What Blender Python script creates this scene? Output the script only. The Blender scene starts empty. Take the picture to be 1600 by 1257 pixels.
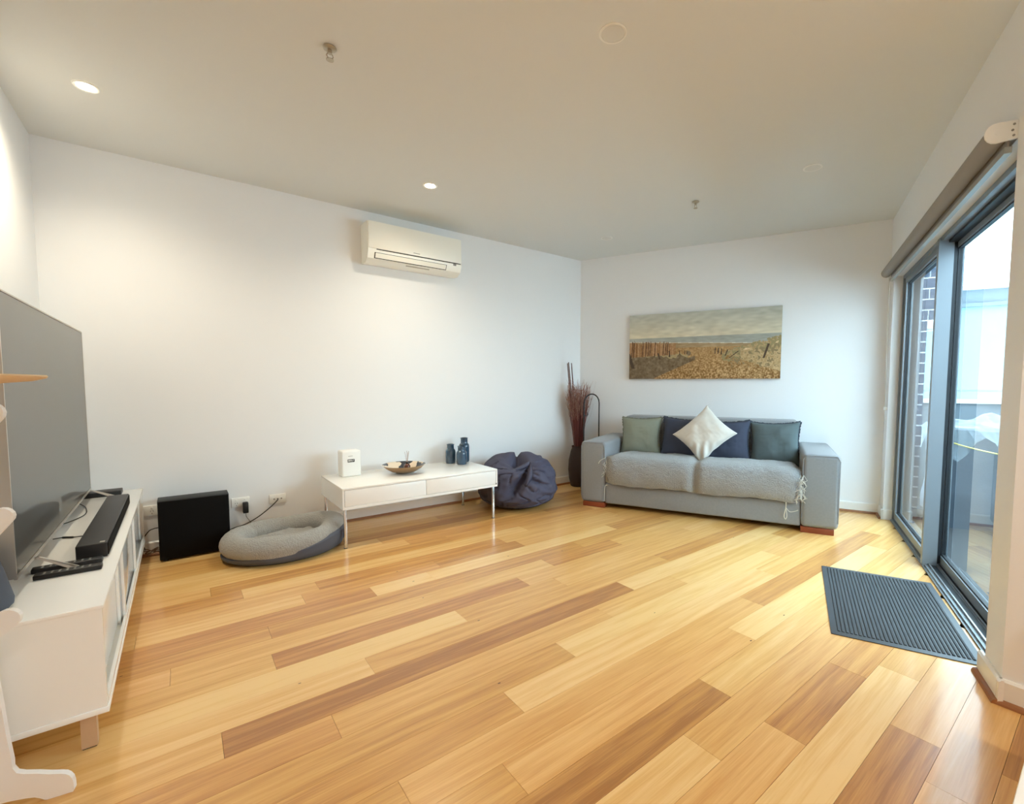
import bpy, bmesh, math, random
import numpy as np
from mathutils import Vector, Matrix, noise
R = math.radians
random.seed(7)
S = bpy.context.scene
COL = S.collection

# ------------------------------------------------------------------ camera
cam_d = bpy.data.cameras.new('camera'); cam = bpy.data.objects.new('camera', cam_d); COL.objects.link(cam)
F, CX, CY, PITCH, ROLL, YAW = 723.43, 862.0, 646.76, 0.06239, 0.003442, 0.893281
EYE = Vector((0, 0, 1.2))
fwd0 = Vector((math.cos(YAW), math.sin(YAW), 0)); rgt0 = Vector((math.sin(YAW), -math.cos(YAW), 0)); up0 = Vector((0, 0, 1))
fw = fwd0*math.cos(PITCH) - up0*math.sin(PITCH); up1 = up0*math.cos(PITCH) + fwd0*math.sin(PITCH)
rt = rgt0*math.cos(ROLL) + up1*math.sin(ROLL); up2 = up1*math.cos(ROLL) - rgt0*math.sin(ROLL)
M = Matrix((rt, up2, -fw)).transposed().to_4x4(); M.translation = EYE
cam.matrix_world = M
cam_d.sensor_width = 36; cam_d.lens = F/1600*36
cam_d.shift_x = (800-CX)/1600; cam_d.shift_y = (CY-628.5)/1600
cam_d.clip_start = 0.05; cam_d.clip_end = 200
S.camera = cam

# ------------------------------------------------------------------ world, lamps, exposure
SKY_STRENGTH = 10.5
SPOT_W = 62.0
w = bpy.data.worlds.new('sky'); S.world = w; w.use_nodes = True
nt = w.node_tree; bg = nt.nodes['Background']
bg.inputs[0].default_value = (0.725, 0.885, 1.0, 1); bg.inputs[1].default_value = SKY_STRENGTH
S.view_settings.view_transform = 'Standard'; S.view_settings.look = 'None'
S.view_settings.gamma = 1; S.view_settings.use_curve_mapping = False
S.view_settings.exposure = 0.32
try:
    S.cycles.max_bounces = 12; S.cycles.diffuse_bounces = 8; S.cycles.glossy_bounces = 5
    S.cycles.transparent_max_bounces = 12; S.cycles.sample_clamp_indirect = 8
    S.cycles.caustics_reflective = False; S.cycles.caustics_refractive = False
except Exception: pass

# door-wall frame: U runs along the sliding door away from the camera, V along the sofa wall
TH = 0.407926
U = Vector((math.cos(TH), math.sin(TH), 0)); V = Vector((-math.sin(TH), math.cos(TH), 0))
def uv(u, v, z=0.0): return U*u + V*v + Vector((0, 0, z))
UVM = Matrix((U, V, Vector((0, 0, 1)))).transposed().to_4x4()

# ------------------------------------------------------------------ materials
def lin(c):
    return tuple(((x/255)/12.92 if x/255 <= 0.04045 else ((x/255+0.055)/1.055)**2.4) for x in c)
MATS = {}
def mat(name, rgb=(200, 200, 200), rough=0.6, metal=0.0, spec=0.5, bump=None, coat=0.0, var=None, sheen=0.0, emis=None, trans=0.0):
    m = bpy.data.materials.new(name); m.use_nodes = True; n = m.node_tree.nodes; l = m.node_tree.links
    b = n['Principled BSDF']; c = lin(rgb)
    b.inputs['Base Color'].default_value = (*c, 1); b.inputs['Roughness'].default_value = rough
    b.inputs['Metallic'].default_value = metal; b.inputs['Specular IOR Level'].default_value = spec
    b.inputs['Coat Weight'].default_value = coat; b.inputs['Coat Roughness'].default_value = 0.1
    b.inputs['Sheen Weight'].default_value = sheen; b.inputs['Transmission Weight'].default_value = trans
    if emis: b.inputs['Emission Color'].default_value = (*emis[0], 1); b.inputs['Emission Strength'].default_value = emis[1]
    tc = n.new('ShaderNodeTexCoord')
    if var:                       # (scale, amount) gentle mottling of the colour
        nz = n.new('ShaderNodeTexNoise'); nz.inputs['Scale'].default_value = var[0]; nz.inputs['Detail'].default_value = 4
        mx = n.new('ShaderNodeMix'); mx.data_type = 'RGBA'
        mx.inputs[6].default_value = (*[x*(1-var[1]) for x in c], 1); mx.inputs[7].default_value = (*[min(1, x*(1+var[1])) for x in c], 1)
        l.new(tc.outputs['Object'], nz.inputs['Vector']); l.new(nz.outputs['Fac'], mx.inputs[0]); l.new(mx.outputs[2], b.inputs['Base Color'])
    if bump:                      # (scale, strength, distance)
        nz = n.new('ShaderNodeTexNoise'); nz.inputs['Scale'].default_value = bump[0]; nz.inputs['Detail'].default_value = 5
        bp = n.new('ShaderNodeBump'); bp.inputs['Strength'].default_value = bump[1]; bp.inputs['Distance'].default_value = bump[2]
        l.new(tc.outputs['Object'], nz.inputs['Vector']); l.new(nz.outputs['Fac'], bp.inputs['Height']); l.new(bp.outputs['Normal'], b.inputs['Normal'])
    MATS[name] = m; return m
wall_m = mat('wall_paint', (236, 237, 238), 0.45, bump=(220, 0.06, 0.002), spec=0.35)
ceil_m = mat('ceiling_paint', (224, 226, 224), 0.8, bump=(200, 0.05, 0.002))
trim_m = mat('gloss_trim_paint', (236, 235, 231), 0.3)
bead_m = mat('timber_bead', (150, 98, 58), 0.4, var=(12, .2))
sub_m = mat('floor_gap', (88, 56, 30), 0.8)
alu_m = mat('grey_aluminium', (138, 148, 156), 0.42, metal=0.35, var=(3, .04))
aludark_m = mat('dark_seal_and_shade', (22, 28, 34), 0.5)
track_m = mat('bright_track', (176, 184, 190), 0.3, metal=0.8)
blind_m = mat('blind_fabric', (150, 146, 142), 0.85, bump=(400, .15, .001))
rail_m = mat('blind_rail', (168, 172, 170), 0.4, metal=.3)
plast_m = mat('white_plastic', (240, 240, 236), 0.35)
acw_m = mat('unit_white', (246, 244, 234), 0.28)
dark_m = mat('dark_gap', (30, 28, 26), 0.7)
grey_m = mat('mid_grey', (140, 138, 132), 0.6)
cab_m = mat('white_lacquer', (243, 243, 240), 0.22, coat=.2)
legwood_m = mat('pale_leg_wood', (200, 168, 136), 0.5, var=(14, .12))
black_m = mat('black_plastic', (20, 20, 22), 0.45)
blackmat_m = mat('black_wood_vinyl', (17, 15, 15), 0.6, bump=(300, .1, .001))
mesh_m = mat('black_grille', (14, 13, 13), 0.9, spec=.15, bump=(900, .5, .001))
silver_m = mat('brushed_silver', (196, 190, 182), 0.3, metal=.7)
chrome_m = mat('satin_chrome', (205, 205, 205), 0.22, metal=.9)
sofa_m = mat('grey_sofa_weave', (134, 136, 139), 0.9, var=(60, .1), bump=(260, .5, .003), sheen=.2)
sofaw_m = mat('sofa_foot_wood', (132, 62, 36), 0.35, var=(10, .15))
throw_m = mat('boucle_throw', (150, 152, 153), 0.95, var=(90, .14), bump=(110, 1.0, .012), sheen=.3)
cord_m = mat('pale_cord', (200, 198, 190), 0.9)
sage_m = mat('sage_linen', (134, 138, 124), 0.9, var=(20, .05), bump=(300, .35, .002))
navy_m = mat('navy_linen', (58, 64, 82), 0.9, var=(20, .06), bump=(300, .35, .002))
slate_m = mat('slate_green_linen', (84, 96, 98), 0.9, var=(20, .05), bump=(300, .35, .002))
cream_m = mat('cream_velvet', (206, 200, 190), 0.85, var=(8, .04), bump=(200, .3, .002), sheen=.4)
fringe_m = mat('dark_fringe', (58, 64, 74), 0.95)
fringe2_m = mat('sage_fringe', (112, 115, 100), 0.95)
bag_m = mat('indigo_canvas', (70, 70, 90), 0.75, var=(6, .06), bump=(30, .15, .01))
bed_m = mat('grey_sherpa', (160, 158, 152), 0.97, var=(45, .16), bump=(110, 1.0, .012), sheen=.4)
bedbase_m = mat('slate_bed_fabric', (84, 88, 100), 0.9, bump=(300, .3, .002))
mat_m = mat('ribbed_mat_rubber', (74, 80, 86), 0.5)
matrib_m = mat('ribbed_mat_pile', (66, 70, 74), 0.95, var=(120, .25))
basket_m = mat('dark_wicker', (54, 38, 34), 0.7, bump=(60, .8, .01))
stem_m = mat('maroon_stem', (112, 60, 56), 0.8, var=(5, .15))
fluff_m = mat('tan_plume', (164, 126, 110), 0.95, var=(8, .2))
stick_m = mat('brown_cane', (104, 74, 66), 0.6, var=(20, .2))
wisp_m = mat('pale_wisp', (196, 190, 186), 0.8)
ceramic_m = mat('petrol_glaze', (52, 78, 100), 0.12, coat=.6, var=(18, .3))
bowl_m = mat('bronze_bowl', (172, 138, 98), 0.35, metal=.35, var=(20, .12))
amber_m = mat('amber_glass', (84, 34, 14), 0.08, coat=.5)
reed_m = mat('diffuser_reed', (176, 140, 116), 0.8)
stand_m = mat('white_painted_ply', (238, 236, 234), 0.4)
ply_m = mat('bare_ply', (226, 196, 156), 0.6, var=(8, .08))
pot_m = mat('blue_grey_fabric', (86, 92, 104), 0.9)
slab_m = mat('balcony_tile', (58, 60, 62), 0.7, var=(4, .08))
bal_m = mat('balcony_render', (86, 98, 106), 0.8, var=(2, .05))
white_ext_m = mat('white_render', (190, 204, 208), 0.8)
neigh_m = mat('pale_cladding', (104, 142, 152), 0.6, var=(1.5, .05))
brick_m = mat('blue_grey_brick', (58, 76, 98), 0.85, var=(30, .2), bump=(80, .3, .004))
mortar_m = mat('white_mortar', (232, 236, 238), 0.9)
cover_m = mat('grey_cover_vinyl', (62, 74, 86), 0.6, bump=(8, .3, .03))
rope_m = mat('yellow_cord', (226, 214, 120), 0.7)
sprink_m = mat('sprinkler_metal', (180, 172, 156), 0.35, metal=.6)
lampoff_m = mat('lamp_diffuser_off', (222, 222, 218), 0.4)

def glass_mat(name, tint=(1, 1, 1), ior=1.5, boost=1.0):
    m = bpy.data.materials.new(name); m.use_nodes = True; n = m.node_tree.nodes; l = m.node_tree.links
    n.remove(n['Principled BSDF']); o = n['Material Output']
    t = n.new('ShaderNodeBsdfTransparent'); t.inputs[0].default_value = (*tint, 1)
    g = n.new('ShaderNodeBsdfGlossy'); g.inputs['Roughness'].default_value = 0.0
    f = n.new('ShaderNodeFresnel'); f.inputs[0].default_value = ior
    mx = n.new('ShaderNodeMixShader')
    gm = n.new('ShaderNodeNewGeometry'); iv = n.new('ShaderNodeMath'); iv.operation = 'SUBTRACT'; iv.inputs[0].default_value = 1
    mu = n.new('ShaderNodeMath'); mu.operation = 'MULTIPLY'; mu.use_clamp = True; dbl = n.new('ShaderNodeMath'); dbl.operation = 'MULTIPLY'; dbl.inputs[1].default_value = boost; l.new(f.outputs[0], dbl.inputs[0])
    l.new(gm.outputs['Backfacing'], iv.inputs[1]); l.new(dbl.outputs[0], mu.inputs[0]); l.new(iv.outputs[0], mu.inputs[1])
    l.new(mu.outputs[0], mx.inputs[0]); l.new(t.outputs[0], mx.inputs[1]); l.new(g.outputs[0], mx.inputs[2]); l.new(mx.outputs[0], o.inputs[0])
    return m
glass_m = glass_mat('door_glass', (0.90, 0.965, 0.975), 1.5, 1.6)

def plastic_film():
    m = bpy.data.materials.new('clear_film'); m.use_nodes = True; n = m.node_tree.nodes; l = m.node_tree.links
    b = n['Principled BSDF']; b.inputs['Base Color'].default_value = (.30, .37, .42, 1); b.inputs['Roughness'].default_value = .25
    t = n.new('ShaderNodeBsdfTransparent'); mx = n.new('ShaderNodeMixShader'); mx.inputs[0].default_value = .45
    l.new(t.outputs[0], mx.inputs[1]); l.new(b.outputs[0], mx.inputs[2]); l.new(mx.outputs[0], n['Material Output'].inputs[0]); return m
film_m = plastic_film()

def tv_mat():
    m = bpy.data.materials.new('tv_screen'); m.use_nodes = True; n = m.node_tree.nodes; l = m.node_tree.links
    b = n['Principled BSDF']; b.inputs['Base Color'].default_value = (.03, .03, .032, 1); b.inputs['Roughness'].default_value = .3
    g = n.new('ShaderNodeBsdfGlossy'); g.inputs['Roughness'].default_value = .012; g.inputs['Color'].default_value = (.74, .74, .72, 1)
    mx = n.new('ShaderNodeMixShader'); mx.inputs[0].default_value = .26
    l.new(b.outputs[0], mx.inputs[1]); l.new(g.outputs[0], mx.inputs[2]); l.new(mx.outputs[0], n['Material Output'].inputs[0]); return m
tvs_m = tv_mat()

def emit_mat(name, rgb, s):
    m = bpy.data.materials.new(name); m.use_nodes = True; n = m.node_tree.nodes; l = m.node_tree.links
    n.remove(n['Principled BSDF']); e = n.new('ShaderNodeEmission'); e.inputs[0].default_value = (*rgb, 1); e.inputs[1].default_value = s
    l.new(e.outputs[0], n['Material Output'].inputs[0]); return m
lamp_m = emit_mat('lit_diffuser', (1, .88, .68), 60)

def wood_floor():
    m = bpy.data.materials.new('blackbutt_boards'); m.use_nodes = True; n = m.node_tree.nodes; l = m.node_tree.links
    b = n['Principled BSDF']
    oi = n.new('ShaderNodeObjectInfo'); geo = n.new('ShaderNodeNewGeometry')
    sep = n.new('ShaderNodeSeparateColor'); l.new(oi.outputs['Color'], sep.inputs[0])
    ramp = n.new('ShaderNodeValToRGB'); e = ramp.color_ramp.elements
    e[0].position = 0; e[0].color = (*lin((238, 198, 134)), 1)
    e[1].position = 1; e[1].color = (*lin((168, 114, 60)), 1)
    for p, c in ((.3, (226, 178, 108)), (.55, (213, 160, 90)), (.8, (192, 137, 74))):
        q = ramp.color_ramp.elements.new(p); q.color = (*lin(c), 1)
    # grain: noise stretched along the board, shifted per board
    sc = n.new('ShaderNodeMapping'); sc.inputs['Scale'].default_value = (1.1, 22, 1)
    off = n.new('ShaderNodeVectorMath'); off.operation = 'ADD'
    cmb = n.new('ShaderNodeCombineXYZ'); mul = n.new('ShaderNodeMath'); mul.operation = 'MULTIPLY'; mul.inputs[1].default_value = 57
    l.new(oi.outputs['Random'], mul.inputs[0]); l.new(mul.outputs[0], cmb.inputs[0]); l.new(mul.outputs[0], cmb.inputs[2])
    l.new(geo.outputs['Position'], off.inputs[0]); l.new(cmb.outputs[0], off.inputs[1]); l.new(off.outputs[0], sc.inputs['Vector'])
    n1 = n.new('ShaderNodeTexNoise'); n1.inputs['Scale'].default_value = 1.6; n1.inputs['Detail'].default_value = 3; n1.inputs['Distortion'].default_value = .4
    l.new(sc.outputs[0], n1.inputs['Vector'])
    sc2 = n.new('ShaderNodeMapping'); sc2.inputs['Scale'].default_value = (7, 260, 1); l.new(off.outputs[0], sc2.inputs['Vector'])
    n2 = n.new('ShaderNodeTexNoise'); n2.inputs['Scale'].default_value = 1; n2.inputs['Detail'].default_value = 2; l.new(sc2.outputs[0], n2.inputs['Vector'])
    a1 = n.new('ShaderNodeMath'); a1.operation = 'MULTIPLY_ADD'; a1.inputs[1].default_value = .95; l.new(n1.outputs['Fac'], a1.inputs[0])
    l.new(sep.outputs[0], a1.inputs[2])
    a2 = n.new('ShaderNodeMath'); a2.operation = 'MULTIPLY_ADD'; a2.inputs[1].default_value = .42; l.new(n2.outputs['Fac'], a2.inputs[0]); l.new(a1.outputs[0], a2.inputs[2])
    a3 = n.new('ShaderNodeMath'); a3.operation = 'SUBTRACT'; a3.inputs[1].default_value = .685; l.new(a2.outputs[0], a3.inputs[0])
    l.new(a3.outputs[0], ramp.inputs[0])
    # small dark gum flecks
    vo = n.new('ShaderNodeTexVoronoi'); vo.inputs['Scale'].default_value = 3.1; vo.feature = 'F1'
    mp = n.new('ShaderNodeMapping'); mp.inputs['Scale'].default_value = (1, 2.2, 1); l.new(off.outputs[0], mp.inputs['Vector']); l.new(mp.outputs[0], vo.inputs['Vector'])
    lt = n.new('ShaderNodeMath'); lt.operation = 'LESS_THAN'; lt.inputs[1].default_value = .022; l.new(vo.outputs['Distance'], lt.inputs[0])
    mx = n.new('ShaderNodeMix'); mx.data_type = 'RGBA'; mx.inputs[7].default_value = (*lin((96, 62, 36)), 1)
    l.new(lt.outputs[0], mx.inputs[0]); l.new(ramp.outputs[0], mx.inputs[6])
    hs = n.new('ShaderNodeHueSaturation'); hs.inputs['Hue'].default_value = .5
    hm = n.new('ShaderNodeMath'); hm.operation = 'MULTIPLY_ADD'; hm.inputs[1].default_value = .006; hm.inputs[2].default_value = .496
    l.new(oi.outputs['Random'], hm.inputs[0]); l.new(hm.outputs[0], hs.inputs['Hue']); l.new(mx.outputs[2], hs.inputs['Color'])
    l.new(hs.outputs[0], b.inputs['Base Color'])
    b.inputs['Roughness'].default_value = .34; b.inputs['Specular IOR Level'].default_value = .4
    b.inputs['Coat Weight'].default_value = .55; b.inputs['Coat Roughness'].default_value = .13
    return m
floor_m = wood_floor()

def vcol_mat(name, rough=.85):
    m = bpy.data.materials.new(name); m.use_nodes = True; n = m.node_tree.nodes; l = m.node_tree.links
    a = n.new('ShaderNodeVertexColor'); a.layer_name = 'Col'; l.new(a.outputs[0], n['Principled BSDF'].inputs['Base Color'])
    n['Principled BSDF'].inputs['Roughness'].default_value = rough; return m

# ------------------------------------------------------------------ mesh helpers
def link(name, me, m=None, parent=None, smooth=False, ang=None):
    if m is not None:
        for x in (m if isinstance(m, (list, tuple)) else [m]): me.materials.append(x)
    o = bpy.data.objects.new(name, me); COL.objects.link(o)
    if parent is not None: o.parent = parent
    if smooth:
        me.polygons.foreach_set('use_smooth', [True]*len(me.polygons))
        if ang is not None: me.set_sharp_from_angle(angle=R(ang))
    return o
def done(bm, name, m=None, parent=None, smooth=False, ang=40, recalc=True):
    if recalc: bmesh.ops.recalc_face_normals(bm, faces=bm.faces)
    me = bpy.data.meshes.new(name); bm.to_mesh(me); bm.free()
    return link(name, me, m, parent, smooth, ang)
def box(bm, lo, hi, bev=0, seg=2, mtx=None):
    t = bmesh.new() if bev else bm
    vs = [t.verts.new((x, y, z)) for x in (lo[0], hi[0]) for y in (lo[1], hi[1]) for z in (lo[2], hi[2])]
    for f in ((0, 1, 3, 2), (4, 6, 7, 5), (0, 4, 5, 1), (2, 3, 7, 6), (0, 2, 6, 4), (1, 5, 7, 3)): t.faces.new([vs[i] for i in f])
    if bev:
        bmesh.ops.recalc_face_normals(t, faces=t.faces)
        bmesh.ops.bevel(t, geom=list(t.edges), offset=bev, segments=seg, profile=.5, affect='EDGES')
        me = bpy.data.meshes.new('tmp'); 
        if mtx: t.transform(mtx)
        t.to_mesh(me); t.free(); bm.from_mesh(me); bpy.data.meshes.remove(me)
    elif mtx:
        for v in vs: v.co = mtx @ v.co
def boxo(name, lo, hi, m, parent=None, bev=0, seg=2, smooth=None, mtx=None):
    bm = bmesh.new(); box(bm, lo, hi, bev, seg, mtx)
    return done(bm, name, m, parent, smooth=bool(bev) if smooth is None else smooth)
def uvbox(bm, u0, u1, v0, v1, z0, z1, bev=0): box(bm, (u0, v0, z0), (u1, v1, z1), bev, 2, UVM)
def tube(bm, pts, r, seg=8, cap=True):
    pts = [Vector(p) for p in pts]; rings = []
    rr = r if isinstance(r, (list, tuple)) else [r]*len(pts)
    prev = None
    for i, p in enumerate(pts):
        d = (pts[min(i+1, len(pts)-1)] - pts[max(i-1, 0)]).normalized()
        a = d.orthogonal().normalized() if prev is None else (prev - d*prev.dot(d)).normalized()
        prev = a; b = d.cross(a)
        rings.append([bm.verts.new(p + (a*math.cos(2*math.pi*k/seg) + b*math.sin(2*math.pi*k/seg))*rr[i]) for k in range(seg)])
    for A, B in zip(rings, rings[1:]):
        for k in range(seg): bm.faces.new((A[k], A[(k+1) % seg], B[(k+1) % seg], B[k]))
    if cap: bm.faces.new(rings[0][::-1]); bm.faces.new(rings[-1])
def tubeo(name, pts, r, m, parent=None, seg=8):
    bm = bmesh.new(); tube(bm, pts, r, seg); return done(bm, name, m, parent, smooth=True, ang=60)
def spline(pts, n=8):
    P = [Vector(p) for p in pts]; P = [P[0]*2-P[1]] + P + [P[-1]*2-P[-2]]; out = []
    for i in range(1, len(P)-2):
        for k in range(n):
            t = k/n; a, b, c, d = P[i-1:i+3]
            out.append(.5*((2*b) + (c-a)*t + (2*a-5*b+4*c-d)*t*t + (3*b-a-3*c+d)*t**3))
    out.append(P[-2]); return out
def lathe(bm, prof, seg=32, c=(0, 0, 0)):
    c = Vector(c); rings = []
    for r, z in prof:
        rings.append([bm.verts.new(c+Vector((r*math.cos(2*math.pi*k/seg), r*math.sin(2*math.pi*k/seg), z))) for k in range(seg)] if r > 1e-6 else [bm.verts.new(c+Vector((0, 0, z)))])
    for A, B in zip(rings, rings[1:]):
        for k in range(seg):
            a0, a1 = A[k % len(A)], A[(k+1) % len(A)]; b0, b1 = B[k % len(B)], B[(k+1) % len(B)]
            q = []
            for v in (a0, a1, b1, b0):
                if v not in q: q.append(v)
            if len(q) > 2: bm.faces.new(q)
def latheo(name, prof, m, parent=None, seg=32, c=(0, 0, 0), ang=50):
    bm = bmesh.new(); lathe(bm, prof, seg, c); return done(bm, name, m, parent, smooth=True, ang=ang)
def poly_extrude(bm, pts, n):
    n = Vector(n); a = [bm.verts.new(Vector(p)) for p in pts]; b = [bm.verts.new(Vector(p)+n) for p in pts]
    bm.faces.new(a[::-1]); bm.faces.new(b); k = len(a)
    for i in range(k): bm.faces.new((a[i], a[(i+1) % k], b[(i+1) % k], b[i]))
def poly(name, pts, n, m, parent=None):
    bm = bmesh.new(); poly_extrude(bm, pts, n); return done(bm, name, m, parent)
def empty(name, loc=(0, 0, 0), rz=0, label=None, cat=None, group=None):
    o = bpy.data.objects.new(name, None); COL.objects.link(o); o.location = loc; o.rotation_euler = (0, 0, rz); o.empty_display_size = .05
    if label: o['label'] = label; o['category'] = cat
    if group: o['group'] = group
    return o
def tag(o, label, cat, group=None):
    o['label'] = label; o['category'] = cat
    if group: o['group'] = group
    return o
def struct(o): o['kind'] = 'structure'; return o
def stuff(o): o['kind'] = 'stuff'; return o
def copy_tree(o, parent=None, loc=None):
    c = o.copy(); COL.objects.link(c)
    if parent: c.parent = parent
    if loc is not None: c.location = loc
    for ch in [x for x in bpy.data.objects if x.parent == o]: copy_tree(ch, c)
    return c

# ================================================================== SETTING
VT = -.93; H = 2.70; XL = -0.65; YB = 4.23; US = 5.21; VD = -0.725; XR = 2.395; YF = -3.4
corner_a = (3.848, YB)                       # long wall meets sofa wall
cd = uv(US, VD)                              # sofa wall meets door wall
pc = uv(2.295, VD)                           # nib corner
# floor: substrate + boards
def room_poly(z, e=0.0):
    return [(XL-e, YF-e, z), (XR+e, YF-e, z), (XR+e, pc.y-.04, z), (uv(2.35, VT).x, uv(2.35, VT).y, z), (uv(US, VT).x, uv(US, VT).y, z), (corner_a[0]+e, YB+e, z), (XL-e, YB+e, z)]
floor = struct(poly('floor', room_poly(-0.06, .02), (0, 0, .045), sub_m))
unit = bmesh.new(); box(unit, (0, 0, -.014), (1, 1, 0)); me_b = bpy.data.meshes.new('floor_board')
bmesh.ops.recalc_face_normals(unit, faces=unit.faces); unit.to_mesh(me_b); unit.free(); me_b.materials.append(floor_m)
W = 0.1427; Y0 = .0423
J = {0: [(1.943, 2.5, 4)], 1: [(1.727, 1.5, 2.2)], 2: [(1.926, 3.8, 2.2)], 3: [(2.305, 1.3, 2.6)], 4: [(1.588, 2.2, 3.8), (2.159, 3.6, 3)], 5: [(1.309, 1.8, 2.5)],
     6: [(1.616, 4, 2)], 7: [(.755, 3, 2.4), (2.077, 2.3, 1.2), (4.0, 1.2, 2.4)], 8: [(.474, 3, 2.6), (2.441, 2.2, 3.4), (4.36, 3.4, 2)], 9: [(.944, 3, 1.5), (2.9, 1.3, 2.1)],
     10: [(1.324, 3, 1.3), (3.258, 1, 2)], 11: [(.388, 3, 2.6), (1.71, 2.4, 2.1), (2.362, 2.2, 1.8), (3.697, 2, 3.3)], 12: [(.071, 2, 4), (2.038, 4.4, 1.3)],
     13: [(.592, 1.6, 3), (2.574, 2.4, 3.4)], 14: [(1.1, 1, 2.7), (1.767, 2.5, 2.2)], 15: [(.278, 2.4, 4), (1.596, 3.5, 2.2)], 16: [(-.07, 2, 2.5), (1.899, 2, 3.5), (2.561, 3.2, 2.2), (2.969, 2.2, 2)],
     17: [(.3, 3.2, 3.4), (2.3, 3.3, 3)], 18: [(.836, 3.5, 1.2), (1.19, 1.2, 1.5), (2.805, 1.2, 3.2)], 19: [(-.2, 1.6, 1.8), (.5, 1.9, 3), (1.302, 3, 3.6), (1.971, 3.4, 2.2)], 20: [(.6, 2.4, 3.4), (1.9, 3.3, 2.2)],
     21: [(.24, 3.2, 1.5), (2.207, 1.6, 2.5)], 22: [(.1, 2.2, 3.3), (1.6, 3.2, 3)], 23: [(1.314, 1.8, 3.1)], 26: [(3.205, 3.1, 4)]}
rnd = random.Random(11)
for r in range(-5, 30):
    y0 = Y0 + r*W; y1 = min(y0+W, YB)
    if y1-y0 < .01: continue
    xe = [min((US-V.x*0-.397*y)/.918 + .02, (.725+.918*y)/.397+.08) for y in (y0, y1)]
    xr = max(xe)
    if y0 < pc.y: xr = max(xr, XR) if y1 > pc.y-.05 else XR
    cuts = sorted(J.get(r, []))
    segs = []; xs = [XL]; tones = []
    if cuts:
        tones.append(cuts[0][1])
        for i, (x, a, b) in enumerate(cuts):
            xs.append(x); tones.append((b + cuts[i+1][1])/2 if i+1 < len(cuts) else b)
    else: tones.append(rnd.uniform(1.5, 3.6))
    xs.append(xr)
    # break the over-long runs
    out = []
    for a, b, t in zip(xs, xs[1:], tones):
        n = 1 if b-a < 2.1 else (2 if b-a < 3.6 else 3)
        cutp = [a] + [a + (b-a)*(k/n) + rnd.uniform(-.2, .2) for k in range(1, n)] + [b]
        known = 0 if a > XL+.01 else n-1
        for k in range(n): out.append((cutp[k], cutp[k+1], t if k == known else min(3.8, max(1.2, t + rnd.uniform(-1.1, .9)))))
    for a, b, t in out:
        if b-a < .03: continue
        o = bpy.data.objects.new('floor_board', me_b); COL.objects.link(o); o.parent = floor
        o.location = (a+.0005, y0+.0006, 0); o.scale = (b-a-.001, y1-y0-.0011, 1)
        v = (t-1)/3.5; o.color = (v, v, v, 1)
bm = bmesh.new(); y = Y0-5*W - .0006
while y-W > YF-.02: box(bm, (XL, y-W+.001, -.014), (XR, y, 0)); y -= W
ob = stuff(done(bm, 'floor_board_run', floor_m, floor)); ob.color = (.4, .4, .4, 1)

def xy(p, z): return (p.x, p.y, z)
struct(poly('ceiling', [(XL-.12, YF-.12, H), (XR+.12, YF-.12, H), (XR+.12, .1, H), xy(uv(2.60, VT), H), xy(uv(US+.12, VT), H), (corner_a[0]+.25, YB+.12, H), (XL-.12, YB+.12, H)], (0, 0, .12), ceil_m))
struct(boxo('wall_left', (XL-.12, YF, 0), (XL, YB+.12, H), wall_m))
struct(boxo('wall_back', (XL, YB, 0), (corner_a[0]+.2, YB+.12, H), wall_m))
bm = bmesh.new(); uvbox(bm, US, US+.12, VD-.19, 2.355, 0, H); struct(done(bm, 'wall_end', wall_m))
bm = bmesh.new()

uvbox(bm, 5.035, US-.001, VT, VD, 0, H); uvbox(bm, 2.47, 5.035, VT, VD, 2.155, H)
poly_extrude(bm, [uv(2.47, VD), uv(2.295, VD), Vector((XR, .1, 0)), Vector((XR+.25, -.05, 0)), uv(2.47, VT)], (0, 0, H))
struct(done(bm, 'wall_right', wall_m))
struct(boxo('wall_side', (XR, YF, 0), (XR+.12, .1, H), wall_m))
struct(boxo('wall_front', (XL, YF-.12, 0), (XR, YF, H), wall_m))

def skirting(name, a, b, nrm, h=.095, t=.016):
    a, b, nrm = Vector((*a, 0)), Vector((*b, 0)), Vector((*nrm, 0)).normalized()
    bm = bmesh.new(); prof = [(0, 0), (t, 0), (t, h-.008), (t-.008, h), (0, h)]
    A = [bm.verts.new(a+nrm*p+Vector((0, 0, q+.0005))) for p, q in prof]; B = [bm.verts.new(b+nrm*p+Vector((0, 0, q+.0005))) for p, q in prof]
    bm.faces.new(A); bm.faces.new(B[::-1])
    for i in range(5): bm.faces.new((A[i], A[(i+1) % 5], B[(i+1) % 5], B[i]))
    return struct(done(bm, name, trim_m))
bead_i = [0]
def bead(a, b, nrm, t0=.016, s=.018):
    bead_i[0] += 1
    a, b, nrm = Vector((*a, 0)), Vector((*b, 0)), Vector((*nrm, 0)).normalized()
    bm = bmesh.new(); prof = [(t0, 0), (t0+s, 0), (t0+s*.92, s*.4), (t0+s*.7, s*.75), (t0+s*.35, s*.95), (t0, s)]
    A = [bm.verts.new(a+nrm*p+Vector((0, 0, q+.0005))) for p, q in prof]; B = [bm.verts.new(b+nrm*p+Vector((0, 0, q+.0005))) for p, q in prof]
    bm.faces.new(A); bm.faces.new(B[::-1]); k = len(prof)
    for i in range(k): bm.faces.new((A[i], A[(i+1) % k], B[(i+1) % k], B[i]))
    return struct(done(bm, 'trim_%d' % bead_i[0], bead_m))
ux, vx = (U.x, U.y), (V.x, V.y); nU = (-U.x, -U.y)
P2 = lambda u, v: (uv(u, v).x, uv(u, v).y)
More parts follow.
